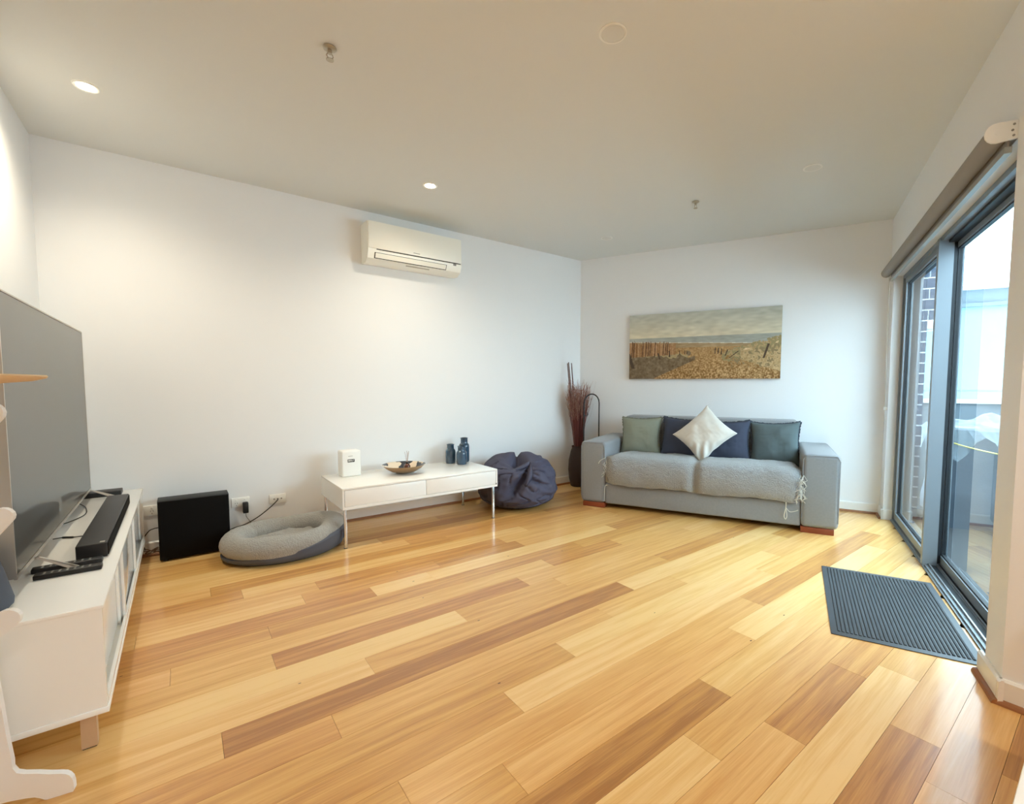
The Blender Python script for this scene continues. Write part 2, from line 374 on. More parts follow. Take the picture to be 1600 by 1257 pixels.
for nm, a, b, n in (('baseboard_back', (XL, YB), (corner_a[0]-.01, YB), (0, -1)), ('baseboard_left', (XL, YF), (XL, YB-.017), (1, 0)),
                    ('baseboard_end', P2(US, VD+.016), P2(US, 2.34), nU), ('baseboard_right', P2(5.019, VD), P2(US-.017, VD), vx),
                    ('baseboard_jamb', P2(5.035, VD-.065), P2(5.035, VD+.016), nU), ('baseboard_nib', P2(2.27, VD), P2(2.50, VD), vx), ('baseboard_side', (XR, YF), (XR, .258), (-1, 0))):
    skirting(nm, a, b, n)
    if nm != 'baseboard_jamb': bead(a, b, n)

# ------------------------------------------------------------------ sliding door
door = empty('door_1'); struct(door)
def uvpart(name, boxes, m, parent, bev=0):
    bm = bmesh.new()
    for b in boxes: uvbox(bm, *b, bev)
    return done(bm, name, m, parent)
A0, A1, VF0, VF1, ZT = 2.472, 5.033, -.925, -.79, 2.153
uvpart('door_frame', [(A0, A1, VF0, VF1, ZT-.03, ZT), (A1-.035, A1, VF0, VF1, 0, ZT-.03), (A0, A0+.035, VF0, VF1, 0, ZT-.03)], alu_m, door)
uvpart('door_frame_seal', [(A0+.035, A1-.035, VF0+.02, VF1-.035, ZT-.045, ZT-.03), (A1-.052, A1-.035, VF0+.02, VF1-.03, .02, ZT-.045)], aludark_m, door)
sill = uvpart('door_sill', [(A0, A1, VF0-.02, VF1+.0, .0008, .018), (A0, A1, VF1, VF1+.012, .0008, .008)], alu_m, door)
uvpart('sill_rail', [(A0, A1, -.815, -.808, .018, .03), (A0, A1, -.862, -.855, .018, .03), (A0, A1, -.905, -.898, .018, .03)], track_m, sill)
uvpart('sill_groove', [(A0, A1, -.85, -.82, .0182, .019), (A0, A1, -.893, -.868, .0182, .019)], aludark_m, sill)
def sash(u0, u1, v0, v1, stile=.045, nearstile=None):
    ns = nearstile or stile
    s = uvpart('door_sash', [(u0, u0+ns, v0, v1, .03, ZT-.03), (u1-stile, u1, v0, v1, .03, ZT-.03), (u0+ns, u1-stile, v0, v1, .03, .085), (u0+ns, u1-stile, v0, v1, ZT-.075, ZT-.03)], alu_m, door)
    vm = (v0+v1)/2
    uvpart('glass_pane', [(u0+ns, u1-stile, vm-.003, vm+.003, .085, ZT-.075)], glass_m, s)
    uvpart('glazing_seal', [(u0+ns, u0+ns+.008, vm-.012, vm+.012, .085, ZT-.075), (u1-stile-.008, u1-stile, vm-.012, vm+.012, .085, ZT-.075),
                            (u0+ns, u1-stile, vm-.012, vm+.012, .085, .093), (u0+ns, u1-stile, vm-.012, vm+.012, ZT-.083, ZT-.075)], aludark_m, s)
    return s
s1 = sash(3.86, 4.985, -.853, -.80)
s2 = sash(2.51, 3.90, -.915, -.872)
# cover stile standing proud at the meeting of the sashes
uvpart('meeting_stile', [(3.815, 3.86, -.853, -.776, .012, ZT-.012)], alu_m, door)
uvpart('meeting_shadow', [(3.83, 3.855, -.874, -.853, .03, ZT-.03)], aludark_m, door)  # dark strip standing in for the shade in the gap between the sashes

# ------------------------------------------------------------------ outside
struct(poly('balcony_floor', [uv(1.6, -.951, -.12), uv(6.6, -.951, -.12), uv(6.6, -2.9, -.12), uv(1.6, -2.9, -.12)], (0, 0, .1), slab_m))
bp = empty('brick_pier'); struct(bp)
uvpart('mortar_core', [(5.342, 5.6, -1.025, -.917, -.02, 2.9), (5.342, 5.6, -1.26, -1.025, 1.72, 2.9), (5.045, 5.312, -1.0, -.94, -.02, 2.9)][:2], mortar_m, bp)
bh = .0955
for k in range(30):
    z0 = -.015+k*bh; z1 = z0+bh-.013
    ext = -1.03 if z0 < 1.72 else -1.265
    vs = [(-.92, ext)] if z0 < 1.72 else ([(-.92, -1.03), (-1.04, -1.145), (-1.155, -1.265)] if k % 2 else [(-.92, -.98), (-.99, -1.09), (-1.10, -1.265)])
    for a, b in vs:
        uvpart('brick', [(5.334, 5.39, b, a, z0, z1)], brick_m, bp)
# balcony end parapet, rail
par = empty('balcony_parapet'); struct(par)
uvpart('parapet_wall', [(6.3, 6.42, -2.9, -.94, -.02, 1.02)], bal_m, par)
uvpart('parapet_cap', [(6.27, 6.45, -2.9, -.94, 1.02, 1.06)], white_ext_m, par)
uvpart('parapet_rail', [(6.34, 6.37, -2.9, -.94, 1.14, 1.165)], alu_m, par)
uvpart('parapet_side', [(1.6, 6.3, -2.9, -2.8, -.02, 1.02)], bal_m, par)
nb = empty('neighbour_block'); struct(nb)
uvpart('block_wall', [(12, 12.4, -12, 0.5, -3, 2.75)], neigh_m, nb)
uvpart('block_band', [(11.9, 12.4, -12, 0.5, 2.75, 2.82), (11.96, 12.4, -12, .5, 2.82, 3.08)], bal_m, nb)
uvpart('block_coping', [(11.85, 12.4, -12, .5, 3.08, 3.14)], white_ext_m, nb)
# covered barbecue with plastic film and yellow cord
cb = empty('covered_barbecue', uv(5.5, -1.52, -.02), TH, 'grey covered barbecue under clear plastic on the balcony behind the glass', 'barbecue')
def blob(lo, hi, nx=10, amp=.03, seed=0, peak=None, taper=0):
    bm = bmesh.new(); box(bm, lo, hi); bmesh.ops.subdivide_edges(bm, edges=bm.edges[:], cuts=nx, use_grid_fill=True)
    cx, cy = (lo[0]+hi[0])/2, (lo[1]+hi[1])/2
    for v in bm.verts:
        t = (v.co.z-lo[2])/(hi[2]-lo[2]); s = 1-taper*t
        v.co.x = cx+(v.co.x-cx)*s; v.co.y = cy+(v.co.y-cy)*s
        d = noise.noise_vector(v.co*4+Vector((seed, 0, 0)))*amp; d.z *= .5 if t > .03 else 0
        v.co += d
        if peak and t > .98: v.co.z += peak(v.co)
    return bm
done(blob((-.42, -.46, 0), (.4, .36, .84), 10, .03, 3, None, .12), 'vinyl_cover', cover_m, cb, True)
bm = bmesh.new(); G = 16
vv = [[bm.verts.new((-.46+.9*i/G, -.52+.93*j/G, .86 + .13*max(0, 1-abs(i/G-.35)*3)*max(0, 1-abs(j/G-.6)*2.5) + .05*noise.noise(Vector((i*.4, j*.4, 2))) - (.28 if (i in (0, G) or j in (0, G)) else 0)*(.6+.4*math.sin(i*1.3+j)))) for j in range(G+1)] for i in range(G+1)]
for i in range(G):
    for j in range(G): bm.faces.new((vv[i][j], vv[i+1][j], vv[i+1][j+1], vv[i][j+1]))
done(bm, 'plastic_film', film_m, cb, False)
tubeo('yellow_cord', spline([(-.44, .39, .76), (-.47, .2, .70), (-.48, -.1, .64), (-.45, -.36, .62)]), .006, rope_m, cb, 6)

# ------------------------------------------------------------------ roller blind over the door
bl = empty('roller_blind', (0, 0, 0), 0, 'grey roller blind rolled up above the sliding glass door', 'blind')
bm = bmesh.new(); tube(bm, [uv(2.482, -.668, 2.19), uv(5.04, -.668, 2.19)], .038, 24); done(bm, 'rolled_fabric', blind_m, bl, True, 60)
bm = bmesh.new(); uvbox(bm, 2.49, 5.02, -.706, -.700, 2.135, 2.19); done(bm, 'fabric_drop', blind_m, bl)
bm = bmesh.new(); uvbox(bm, 2.49, 5.02, -.715, -.692, 2.112, 2.137); done(bm, 'bottom_rail', rail_m, bl)
for nm, u0, u1 in (('end_bracket', 2.472, 2.480), ('end_bracket', 5.044, 5.052)):
    bm = bmesh.new(); pts = [(-.7245, 2.158), (-.7245, 2.226), (-.662, 2.228)]
    for k in range(1, 8): a = math.pi/2 - math.pi*k/8; pts.append((-.662+.037*math.cos(a), 2.190+.038*math.sin(a)))
    pts.append((-.662, 2.152))
    poly_extrude(bm, [uv(u0, p, q) for p, q in pts], U*(u1-u0)); ob = done(bm, nm, plast_m, bl)
    if u0 < 3:
        for p, q in ((-.712, 2.212), (-.708, 2.19), (-.712, 2.17), (-.665, 2.19)):
            bm = bmesh.new(); tube(bm, [uv(u0-.0015, p, q), uv(u0+.001, p, q)], .0045 if p < -.7 else .009, 10); done(bm, 'screw' if p < -.7 else 'hub', grey_m if p < -.7 else plast_m, ob)
tubeo('pull_cord', spline([uv(5.04, -.69, 2.17), uv(5.06, -.700, 1.6), uv(5.065, -.705, 1.0)]), .0022, cord_m, bl, 6)
uvpart('cord_clip', [(5.055, 5.075, -.7245, -.700, .985, 1.01)], plast_m, bl)

# ================================================================== CEILING FITTINGS
def downlight(x, y, lit, label, group):
    t = empty('ceiling_light', (x, y, H), 0, label, 'light', group)
    latheo('trim_ring', [(.0, 0), (.05, -.0008), (.05, -.004), (.056, -.005), (.060, -.003), (.060, 0)] if not lit else [(.036, -.001), (.04, -.005), (.050, -.006), (.054, -.001)], plast_m, t, 32)
    latheo('diffuser', [(0, -.0045), (.035, -.0042), (.036, -.0035), (.0, -.0034)] if lit else [(0, -.005), (.044, -.0052), (.049, -.004), (0, -.0035)], lamp_m if lit else lampoff_m, t, 24)
    if lit:
        ld = bpy.data.lights.new('ceiling_lamp', 'SPOT'); ld.energy = SPOT_W; ld.color = (1, .90, .70) if y > 0 else (1, .98, .93); ld.spot_size = R(150); ld.spot_blend = 1; ld.shadow_soft_size = .035
        lo = bpy.data.objects.new('ceiling_lamp', ld); COL.objects.link(lo); lo.parent = t; lo.location = (0, 0, -.012)
    return t
downlight(-.31, 3.382, True, 'lit round downlight in the ceiling near the corner above the television', None)
downlight(1.535, 3.382, True, 'lit round downlight in the ceiling above the air conditioner', None)
downlight(1.50, 1.456, False, 'unlit round downlight, largest disc at the top of the ceiling', None)
downlight(3.463, 3.417, False, 'small unlit downlight near the ceiling corner above the dried grass', None)
downlight(3.458, 1.439, False, 'unlit downlight in the ceiling towards the glass door', None)
# added fill lamps, out of view behind the camera, continuing the ceiling grid
for x, y, nm in ((-.1, -.6, 'above the camera, beside the television wall'), (1.5, -.6, 'above the white table corner'), (-.1, -2.4, 'in the rear corner on the television wall side'), (1.5, -2.4, 'in the rear corner behind the white table')):
    downlight(x, y, True, 'added unseen fill downlight '+nm, 'added fill downlights over the rear of the room')
def sprinkler(x, y, label):
    t = empty('fire_sprinkler', (x, y, H), 0, label, 'sprinkler')
    latheo('escutcheon', [(0, -.001), (.027, -.001), (.029, -.005), (.024, -.010), (.012, -.012), (0, -.012)], sprink_m, t, 24)
    bm = bmesh.new(); tube(bm, [(0, 0, -.012), (0, 0, -.028)], .009, 12)
    tube(bm, [(.009, 0, -.026), (.014, 0, -.038), (.004, 0, -.052)], .0025, 8); tube(bm, [(-.009, 0, -.026), (-.014, 0, -.038), (-.004, 0, -.052)], .0025, 8)
    done(bm, 'nozzle', sprink_m, t, True)
    latheo('deflector', [(0, -.052), (.016, -.053), (.016, -.0555), (0, -.056)], sprink_m, t, 16)
sprinkler(.58, 2.31, 'brass fire sprinkler on the ceiling nearer the camera, before the lit downlight')
sprinkler(3.348, 2.293, 'small fire sprinkler on the ceiling above the sofa')

# ================================================================== AIR CONDITIONER
ac = empty('air_conditioner', (1.275, YB-.001, 2.235), 0, 'white split system air conditioner high on the long wall', 'air conditioner')
AW, AH = .865, .335
def ac_prof(): return [(0, 0.01), (0, AH), (-.165, AH), (-.185, AH-.012), (-.19, .115), (-.19, .085), (-.165, .03), (-.11, .0), (-.03, 0)]
bm = bmesh.new(); poly_extrude(bm, [(0, y, z) for y, z in ac_prof()], (AW, 0, 0)); done(bm, 'casing', acw_m, ac, True, 30)
bm = bmesh.new(); box(bm, (.004, -.197, .108), (AW-.004, -.186, AH-.004), .004, 2); done(bm, 'front_panel', acw_m, ac, True)
boxo('panel_seam', (.07, -.1935, .101), (AW-.01, -.186, .107), dark_m, ac)
def slab_on(y0, z0, y1, z1, x0, x1, off, th):   # a strip lying on the sloping underside
    d = Vector((0, y1-y0, z1-z0)).normalized(); n = Vector((0, d.z, -d.y)); n = n if n.z < 0 or n.y < 0 else -n
    bm = bmesh.new(); a = Vector((x0, y0, z0))+n*off; b = Vector((x0, y1, z1))+n*off
    poly_extrude(bm, [a, b, b+n*th, a+n*th], (x1-x0, 0, 0)); return bm
done(slab_on(-.187, .079, -.166, .033, .055, AW-.15, .0005, .002), 'louvre_gap', dark_m, ac)
done(slab_on(-.186, .076, -.169, .039, .062, AW-.157, .003, .004), 'louvre', acw_m, ac)
done(slab_on(-.150, .022, -.137, .0152, .34, .56, .0006, .0006), 'louvre_label', mat('pale_label', (190, 184, 168), .6), ac)
boxo('status_window', (AW-.085, -.1915, .082), (AW-.055, -.188, .100), grey_m, ac)
boxo('badge', (.39, -.1978, .125), (.45, -.1968, .130), grey_m, ac)

# ================================================================== CANVAS PICTURE
cv = empty('canvas_print', uv(US-.0415, .147, 1.270), TH, 'wide canvas print of a sandy beach path above the grey sofa', 'picture')
CW, CH = 1.568, .722
boxo('stretcher_edge', (0.0008, 0, 0), (.040, CW, CH), mat('canvas_edge', (150, 136, 112), .9), cv)
def beach():
    nx, ny = 360, 166; rs = np.random.RandomState(4)
    X, Y = np.meshgrid((np.arange(nx)+.5)/nx, (np.arange(ny)+.5)/ny)
    def sm(a, k):
        for _ in range(k):
            a = (a+np.roll(a, 1, 0)+np.roll(a, -1, 0)+np.roll(a, 1, 1)+np.roll(a, -1, 1))/5
        return a/ (a.std()+1e-6)
    def stretch(kx, ky):
        a = rs.randn(ny, nx)
        for _ in range(kx): a = (a+np.roll(a, 1, 1)+np.roll(a, -1, 1))/3
        for _ in range(ky): a = (a+np.roll(a, 1, 0)+np.roll(a, -1, 0))/3
        return a/(a.std()+1e-6)
    n1, n2, n3 = sm(rs.randn(ny, nx), 2), sm(rs.randn(ny, nx), 10), sm(rs.randn(ny, nx), 40)
    C = np.zeros((ny, nx, 3)); c = lambda *k: np.array(k, float)
    hz = .632 + 0*X
    g = np.clip((Y-hz)/(1-hz), 0, 1)[..., None]; cl = stretch(60, 6)[..., None]*5
    sky = c(222, 210, 182)*(1-g)+c(184, 184, 172)*g + cl*c(1, 1, 1) - 26*np.clip(X-.45, 0, 1)[..., None]
    C[:] = sky
    sl = .575-.085*X
    m = (Y < hz) & (Y >= sl); C[m] = (c(170, 170, 160)-12*X[..., None]+stretch(30, 1)[..., None]*4)[m]
    m = (Y < sl+.008) & (Y > sl-.004); C[m] = c(214, 210, 194)
    m = (Y < sl); C[m] = (c(166, 140, 104)+stretch(25, 1)[..., None]*7)[m]
    # trodden path
    d = np.clip((sl-Y)/sl, 0, 1); amp = (6+26*d)[..., None]
    sand = c(176, 138, 90)-12*d[..., None]+np.clip(n1, -1.6, 1.6)[..., None]*amp*.9+n2[..., None]*6
    m = (Y < .47); C[m] = sand[m]
    # left bank in shade
    bank = .36-.0*X-.9*np.clip(X-.42, 0, 1)+.03*n3-.18*np.clip(.12-X, 0, 1)
    m = (Y < bank) & (Y > (X-.12)*.95-.05) & (X < .47); C[m] = (c(122, 102, 76)+n2[..., None]*7+n1[..., None]*5)[m]
    m = (Y < bank+.03) & (Y >= bank) & (X < .42); C[m] = c(172, 152, 112)
    # reed fence
    ft = .565-.10*X+.012*n1; fb = .335+.10*X
    m = (X < .335) & (Y < ft) & (Y > fb)
    reeds = np.repeat(rs.randn(1, nx), ny, 0); C[m] = (c(166, 124, 82)+reeds[..., None]*18+n1[..., None]*6)[m]
    for x in (.02, .035, .10, .125, .142, .155, .19, .25, .265, .28):
        m = (abs(X-x-.03*(Y-.45)) < .0035) & (Y < ft+.02) & (Y > fb); C[m] = c(104, 74, 50)
    # right dune with marram grass
    dune = .30+.28*np.clip((X-.62)/.38, 0, 1)**.55+.012*n2
    m = (X > .60) & (Y < dune) & (Y > .40-.75*(X-.6)); C[m] = (c(192, 162, 118)+n2[..., None]*12+n1[..., None]*8)[m]
    gr = (X > .64) & (Y < dune+.012*n1) & (Y > dune-.13+.04*n3); C[gr & (n2+.4*n1 > -.3)] = c(150, 134, 94)
    gr = (X > .70) & (Y < dune-.1) & (Y > .16) & (n2+.5*n1 > .75); C[gr] = c(140, 120, 84)
    for x0, y0, x1, y1, wd in ((.90, .29, .928, .49, .0065), (.69, .30, .75, .40, .004), (.665, .33, .68, .42, .0035), (.62, .36, .622, .45, .003), (.60, .37, .602, .455, .003), (.64, .35, .641, .44, .003),
                               (.225, .30, .212, .40, .005), (.295, .33, .292, .43, .005), (.365, .36, .365, .43, .003), (.40, .37, .40, .43, .003), (.415, .37, .415, .43, .003), (.03, .16, -.005, .40, .012)):
        t = np.clip((Y-y0)/(y1-y0), 0, 1); m = (abs(X-(x0+(x1-x0)*t)) < wd) & (Y > y0) & (Y < y1); C[m] = c(78, 60, 44)
    C = np.clip(C, 20, 235)/255.; C = np.where(C <= .04045, C/12.92, ((C+.055)/1.055)**2.4)
    gx, gy = np.meshgrid(np.arange(nx+1)/nx, np.arange(ny+1)/ny)
    co = np.stack([np.zeros(gx.size), (1-gx).ravel()*CW, gy.ravel()*CH], 1)
    i, j = np.meshgrid(np.arange(nx), np.arange(ny)); a = (j*(nx+1)+i).ravel()
    fc = np.stack([a, a+nx+1, a+nx+2, a+1], 1)
    me = bpy.data.meshes.new('printed_face'); me.vertices.add(len(co)); me.vertices.foreach_set('co', co.ravel())
    me.loops.add(fc.size); me.loops.foreach_set('vertex_index', fc.ravel()); me.polygons.add(len(fc)); me.polygons.foreach_set('loop_start', np.arange(0, fc.size, 4)); me.polygons.foreach_set('loop_total', np.full(len(fc), 4))
    me.update(calc_edges=True); me.validate()
    ca = me.color_attributes.new('Col', 'FLOAT_COLOR', 'CORNER')
    cc = np.concatenate([C.reshape(-1, 3), np.ones((nx*ny, 1))], 1); ca.data.foreach_set('color', np.repeat(cc, 4, 0).ravel())
    return me
link('printed_face', beach(), vcol_mat('canvas_inks', .8), cv)

# ================================================================== SOFA
SA = math.atan2(-.9, .436)                    # direction from the left arm to the right arm
Sd = Vector((math.cos(SA), math.sin(SA), 0)); So = Vector((3.101, 3.35, 0)) + Vector((.9, .436, 0))*(-.015)
sofa = empty('sofa', So, SA, 'light grey two seater sofa with chunky arms below the beach picture', 'sofa')
SD = .93
def sbox(name, a0, a1, b0, b1, z0, z1, m, bev, seg=3):
    bm = bmesh.new(); box(bm, (a0, b0, z0), (a1, b1, z1), bev, seg); return done(bm, name, m, sofa, True, 60)
sbox('arm', -.022, .225, 0, SD, .048, .648, sofa_m, .035, 4)
sbox('arm', 1.912, 2.178, 0, SD, .048, .648, sofa_m, .035, 4)
sbox('base', .226, 1.911, .02, SD-.02, .045, .245, sofa_m, .015)
sbox('backrest', .226, 1.911, .64, SD, .235, .868, sofa_m, .045, 4)
sbox('seat_cushion', .232, 1.064, .0, .66, .246, .48, sofa_m, .05, 4)
sbox('seat_cushion', 1.070, 1.905, .0, .66, .246, .48, sofa_m, .05, 4)
for a0, a1 in ((.0, .226), (1.912, 2.150)):
    for b0, b1 in ((.012, .10), (SD-.12, SD-.03)): sbox('foot', a0, a1, b0, b1, .0008, .049, sofaw_m, .004)
for a0, a1 in ((-.018, .221), (1.916, 2.174)):   # piping along the front edge of the arms
    bm = bmesh.new(); tube(bm, [(a0, .012, .10), (a0, .006, .60), (a0+.02, .006, .636), (a1-.02, .006, .636), (a1, .006, .60), (a1, .012, .10)], .0035, 6); done(bm, 'piping', sofa_m, sofa, True)
# boucle throw laid over both seats
def throw():
    bm = bmesh.new(); NA, NS = 120, 70
    a0, a1 = .225, 1.922
    prof = spline([(.62, .490), (.45, .505), (.2, .520), (.06, .515), (-.015, .485), (-.045, .42), (-.048, .34), (-.035, .275), (-.018, .238)], 10)[:]
    grid = []
    for i in range(NA+1):
        t = i/NA; a = a0+(a1-a0)*t; row = []
        mid = abs(a-1.067); pinch = math.exp(-(mid/.035)**2)
        ends = math.exp(-((t)/.035)**2)+math.exp(-((1-t)/.028)**2)
        for j in range(NS+1):
            p = prof[int(round(j/NS*(len(prof)-1)))]; b, z = p.x, p.y; s = j/NS
            front = max(0, min(1, (.16-b)/.18))
            ang = Vector((0, 0)); 
            z2 = z - .030*pinch*(1-front*.6) - .05*ends*(1-front) ; b2 = b + .045*pinch*front + .06*ends*front
            if s > .9: z2 += .006*math.sin(a*9)*(s-.9)/.1 + .003*math.sin(a*33+1)*(s-.9)/.1
            nn = noise.noise(Vector((a*7, b*7, z*7)))*.009 + noise.noise(Vector((a*40, b*40, z*40)))*.0035
            row.append(bm.verts.new((a, b2-nn*front*1.2, z2+nn*(1-front*.5)+.008)))
        grid.append(row)
    for i in range(NA):
        for j in range(NS): bm.faces.new((grid[i][j], grid[i][j+1], grid[i+1][j+1], grid[i+1][j]))
    bmesh.ops.remove_doubles(bm, verts=bm.verts, dist=1e-5)
    return bm
th = empty('throw_blanket', So+Vector((0, 0, 0)), SA, 'nubbly light grey throw tucked over both sofa seats', 'throw')
done(throw(), 'blanket', throw_m, th, True, 180)
rf = random.Random(3); bm = bmesh.new()
for k in range(50):                            # frayed right edge and a few strands on the left
    right = k < 44
    a = 1.905+rf.uniform(-.02, .02) if right else .232+rf.uniform(-.01, .02)
    z = rf.uniform(.30, .48) if right else rf.uniform(.34, .50); b = -.03+rf.uniform(-.02, .03)
    l = rf.uniform(.03, .075)
    tube(bm, [(a, b, z), (a+(rf.uniform(-.03, .03)), b-.02, z-l*.5), (a+rf.uniform(-.04, .03), b-.012, z-l)], .0022, 4)
stuff(done(bm, 'tassels', cord_m, th, True))
bm = bmesh.new()
tube(bm, spline([(1.80, -.028, .245), (1.80, -.02, .20), (1.79, -.012, .13), (1.80, -.012, .10), (1.81, -.012, .13), (1.80, -.012, .20)], 6), .0035, 6)
tube(bm, spline([(1.80, -.02, .20), (1.83, -.012, .165), (1.87, -.012, .175), (1.89, -.012, .185)], 6), .003, 6)
done(bm, 'tie_cord', cord_m, th, True)
bm = bmesh.new(); tube(bm, spline([(.252, .01, .232), (.236, -.006, .22), (.231, -.006, .15), (.233, -.004, .07)], 6), .003, 6)
done(bm, 'tie_cord', cord_m, th, True); bm = bmesh.new(); tube(bm, spline([(.24, -.02, .50), (.19, -.02, .47), (.17, -.018, .44)], 6), .003, 6); done(bm, 'tie_cord', cord_m, th, True)

# cushions
def pillow_mesh(w, h, t, seed, n=36, edge=.0, wr=.006, corner=.05):
    bm = bmesh.new(); g = {}
    for side in (1, -1):
        for i in range(n+1):
            for j in range(n+1):
                x, y = 2*i/n-1, 2*j/n-1
                border = i in (0, n) or j in (0, n)
                if border and side == -1: continue
                e = max(0, (1-abs(x)**2.6)*(1-abs(y)**2.6))**.55
                pull = 1 - corner*(1-abs(y)**2)*abs(x)**3*2.2; pully = 1 - corner*(1-abs(x)**2)*abs(y)**3*2.2
                X, Y = x*w/2*pull, y*h/2*pully
                z = side*t/2*e
                d = noise.noise(Vector((x*2.2+seed, y*2.2, side*3)))*wr*2*e + abs(noise.noise(Vector((x*6+seed, y*6, side))))*wr*e
                g[(side, i, j)] = bm.verts.new((X, Y, z+d*side))
    gv = lambda s, i, j: g.get((s, i, j)) or g[(1, i, j)]
    for side in (1, -1):
        for i in range(n):
            for j in range(n):
                q = [gv(side, i, j), gv(side, i+1, j), gv(side, i+1, j+1), gv(side, i, j+1)]
                bm.faces.new(q if side == 1 else q[::-1])
    return bm
def place_cushion(name, label, mt, ft, w, h, t, a, b, z, lean, seed, roll=0, yaw=0, slump=0, wr=.006):
    root = empty(name, (0, 0, 0), 0, label, 'cushion', 'scatter cushions along the sofa')
    bm = pillow_mesh(w, h, t, seed, wr=wr)
    if slump:
        for v in bm.verts:                     # lower corner buckles into folds
            q = max(0, -(v.co.x+v.co.y)/(w/2) - .55)
            v.co.z += .012*math.sin(v.co.x*60-v.co.y*60)*q*2.0
    # local x = along sofa, y = up the cushion, z = out to the room
    Mx = Matrix.Translation(So) @ Matrix.Rotation(SA, 4, 'Z') @ Matrix.Translation((a, b, z)) @ Matrix.Rotation(yaw, 4, 'Z') @ Matrix.Rotation(R(90)-lean, 4, 'X') @ Matrix.Rotation(roll, 4, 'Z')
    root.matrix_world = Mx
    body = done(bm, 'cover', mt, root, True, 180)
    if ft:
        bm = bmesh.new(); n = 90
        rr = random.Random(seed)
        for (x0, y0), (x1, y1) in (((-1, -1), (1, -1)), ((1, -1), (1, 1)), ((1, 1), (-1, 1)), ((-1, 1), (-1, -1))):
            prev = None
            for k in range(n//2+1):
                s = k/(n//2); x = x0+(x1-x0)*s; y = y0+(y1-y0)*s
                cor = .05; pull = 1-cor*(1-abs(y)**2)*abs(x)**3*2.2; pully = 1-cor*(1-abs(x)**2)*abs(y)**3*2.2
                X, Y = x*w/2*pull, y*h/2*pully; nx_, ny_ = (0, (1 if y0 > 0 else -1)) if y0 == y1 else ((1 if x0 > 0 else -1), 0)
                ww = .009+rr.uniform(-.004, .004); zz = rr.uniform(-.004, .004)
                cur = (bm.verts.new((X-nx_*.006, Y-ny_*.006, 0.003)), bm.verts.new((X+nx_*ww, Y+ny_*ww, zz)), bm.verts.new((X-nx_*.006, Y-ny_*.006, -.003)))
                if prev:
                    bm.faces.new((prev[0], cur[0], cur[1], prev[1])); bm.faces.new((prev[1], cur[1], cur[2], prev[2]))
                prev = cur
        done(bm, 'fringe', ft, root, False, recalc=True)
    return root
place_cushion('scatter_cushion', 'sage green cushion leaning by the left arm of the sofa', sage_m, fringe2_m, .42, .41, .15, .437, .545, .662, R(14), 1, R(1))
place_cushion('scatter_cushion', 'navy cushion right beside the sage green one, half behind the cream cushion', navy_m, fringe_m, .42, .42, .15, .870, .535, .665, R(14), 2, R(-2))
place_cushion('scatter_cushion', 'navy cushion beside the slate grey one, partly behind the cream cushion', navy_m, fringe_m, .42, .41, .15, 1.287, .53, .66, R(15), 3, R(2))
place_cushion('scatter_cushion', 'dark slate grey cushion leaning on the right arm of the sofa', slate_m, fringe_m, .43, .42, .16, 1.706, .535, .655, R(13), 4, R(2), R(-3))
place_cushion('scatter_cushion', 'cream velvet cushion standing on its corner in front of the navy ones', cream_m, None, .44, .40, .16, 1.095, .375, .735, R(22), 5, R(46), 0, 1, .007)

# ================================================================== CORNER: basket, dried grass, arched stand
bk = tag(latheo('floor_vase', [(0, 0.001), (.075, .001), (.085, .01), (.105, .10), (.115, .20), (.108, .32), (.085, .42), (.07, .46), (.075, .48), (.068, .48), (.062, .46), (.07, .40), (0, .36)], basket_m, None, 36, (3.66, 4.05, 0)),
         'dark woven floor vase in the corner behind the sofa arm', 'vase')
grass = empty('dried_grass_bundle', (3.66, 4.05, .38), 0, 'tall bundle of maroon and tan dried grass in the corner vase', 'dried grass')
rg = random.Random(5); bms = bmesh.new(); bmf = bmesh.new()
for k in range(150):
    a = rg.uniform(0, 2*math.pi); r0 = rg.uniform(0, .045); r1 = rg.uniform(.02, .165); h = rg.uniform(.60, .82)
    p0 = Vector((r0*math.cos(a), r0*math.sin(a), 0)); p1 = Vector((r1*math.cos(a)+rg.uniform(-.02, .02), r1*math.sin(a)*.9+rg.uniform(-.02, .02), h))
    p1.y = min(p1.y, .155)
    pm = p0.lerp(p1, .5)+Vector((0, 0, .03)); tube(bms, [p0, pm, p1], [.0035, .003, .0015], 4, False)
    for q in range(11):
        s = rg.uniform(.62, 1); b = p0.lerp(p1, s); e = b+Vector((rg.uniform(-.03, .03)+.02*math.cos(a), rg.uniform(-.02, .02), rg.uniform(.04, .09))); e.y = min(e.y, .165)
        tube(bmf, [b, e], [.0016, .0005], 3, False)
stuff(done(bms, 'stems', stem_m, grass)); stuff(done(bmf, 'plumes', fluff_m, grass))
for x0, x1, y1, h in ((-.04, -.145, .03, 1.068), (-.02, -.085, .08, 1.085), (.0, -.058, .06, 1.075)):
    tubeo('cane', [(x0, 0, .05), ((x0+x1)/2, y1/2, h/2), (x1, y1, h)], [.008, .007, .006], stick_m, grass, 7)
for pts in ([(.03, -.02, .3), (.14, -.05, .55), (.22, -.07, .86)], [(.03, -.02, .25), (.10, -.1, .45), (.13, -.12, .60)]):
    tubeo('wispy_frond', spline(pts, 5), .0012, wisp_m, grass, 4)
hk = empty('arched_metal_stand', (3.70, 3.88, 0), 0, 'thin black arched metal stand between the dried grass and the sofa arm', 'stand')
ar = [(-.105, 0, .02), (-.105, 0, .92)] + [(-.105+.12*(1-math.cos(t)), 0, .99+.105*math.sin(t)) for t in [R(20*k) for k in range(10)]] + [(.135, 0, .92), (.135, 0, .02)]
tubeo('arch_rod', ar, .0075, black_m, hk, 10)
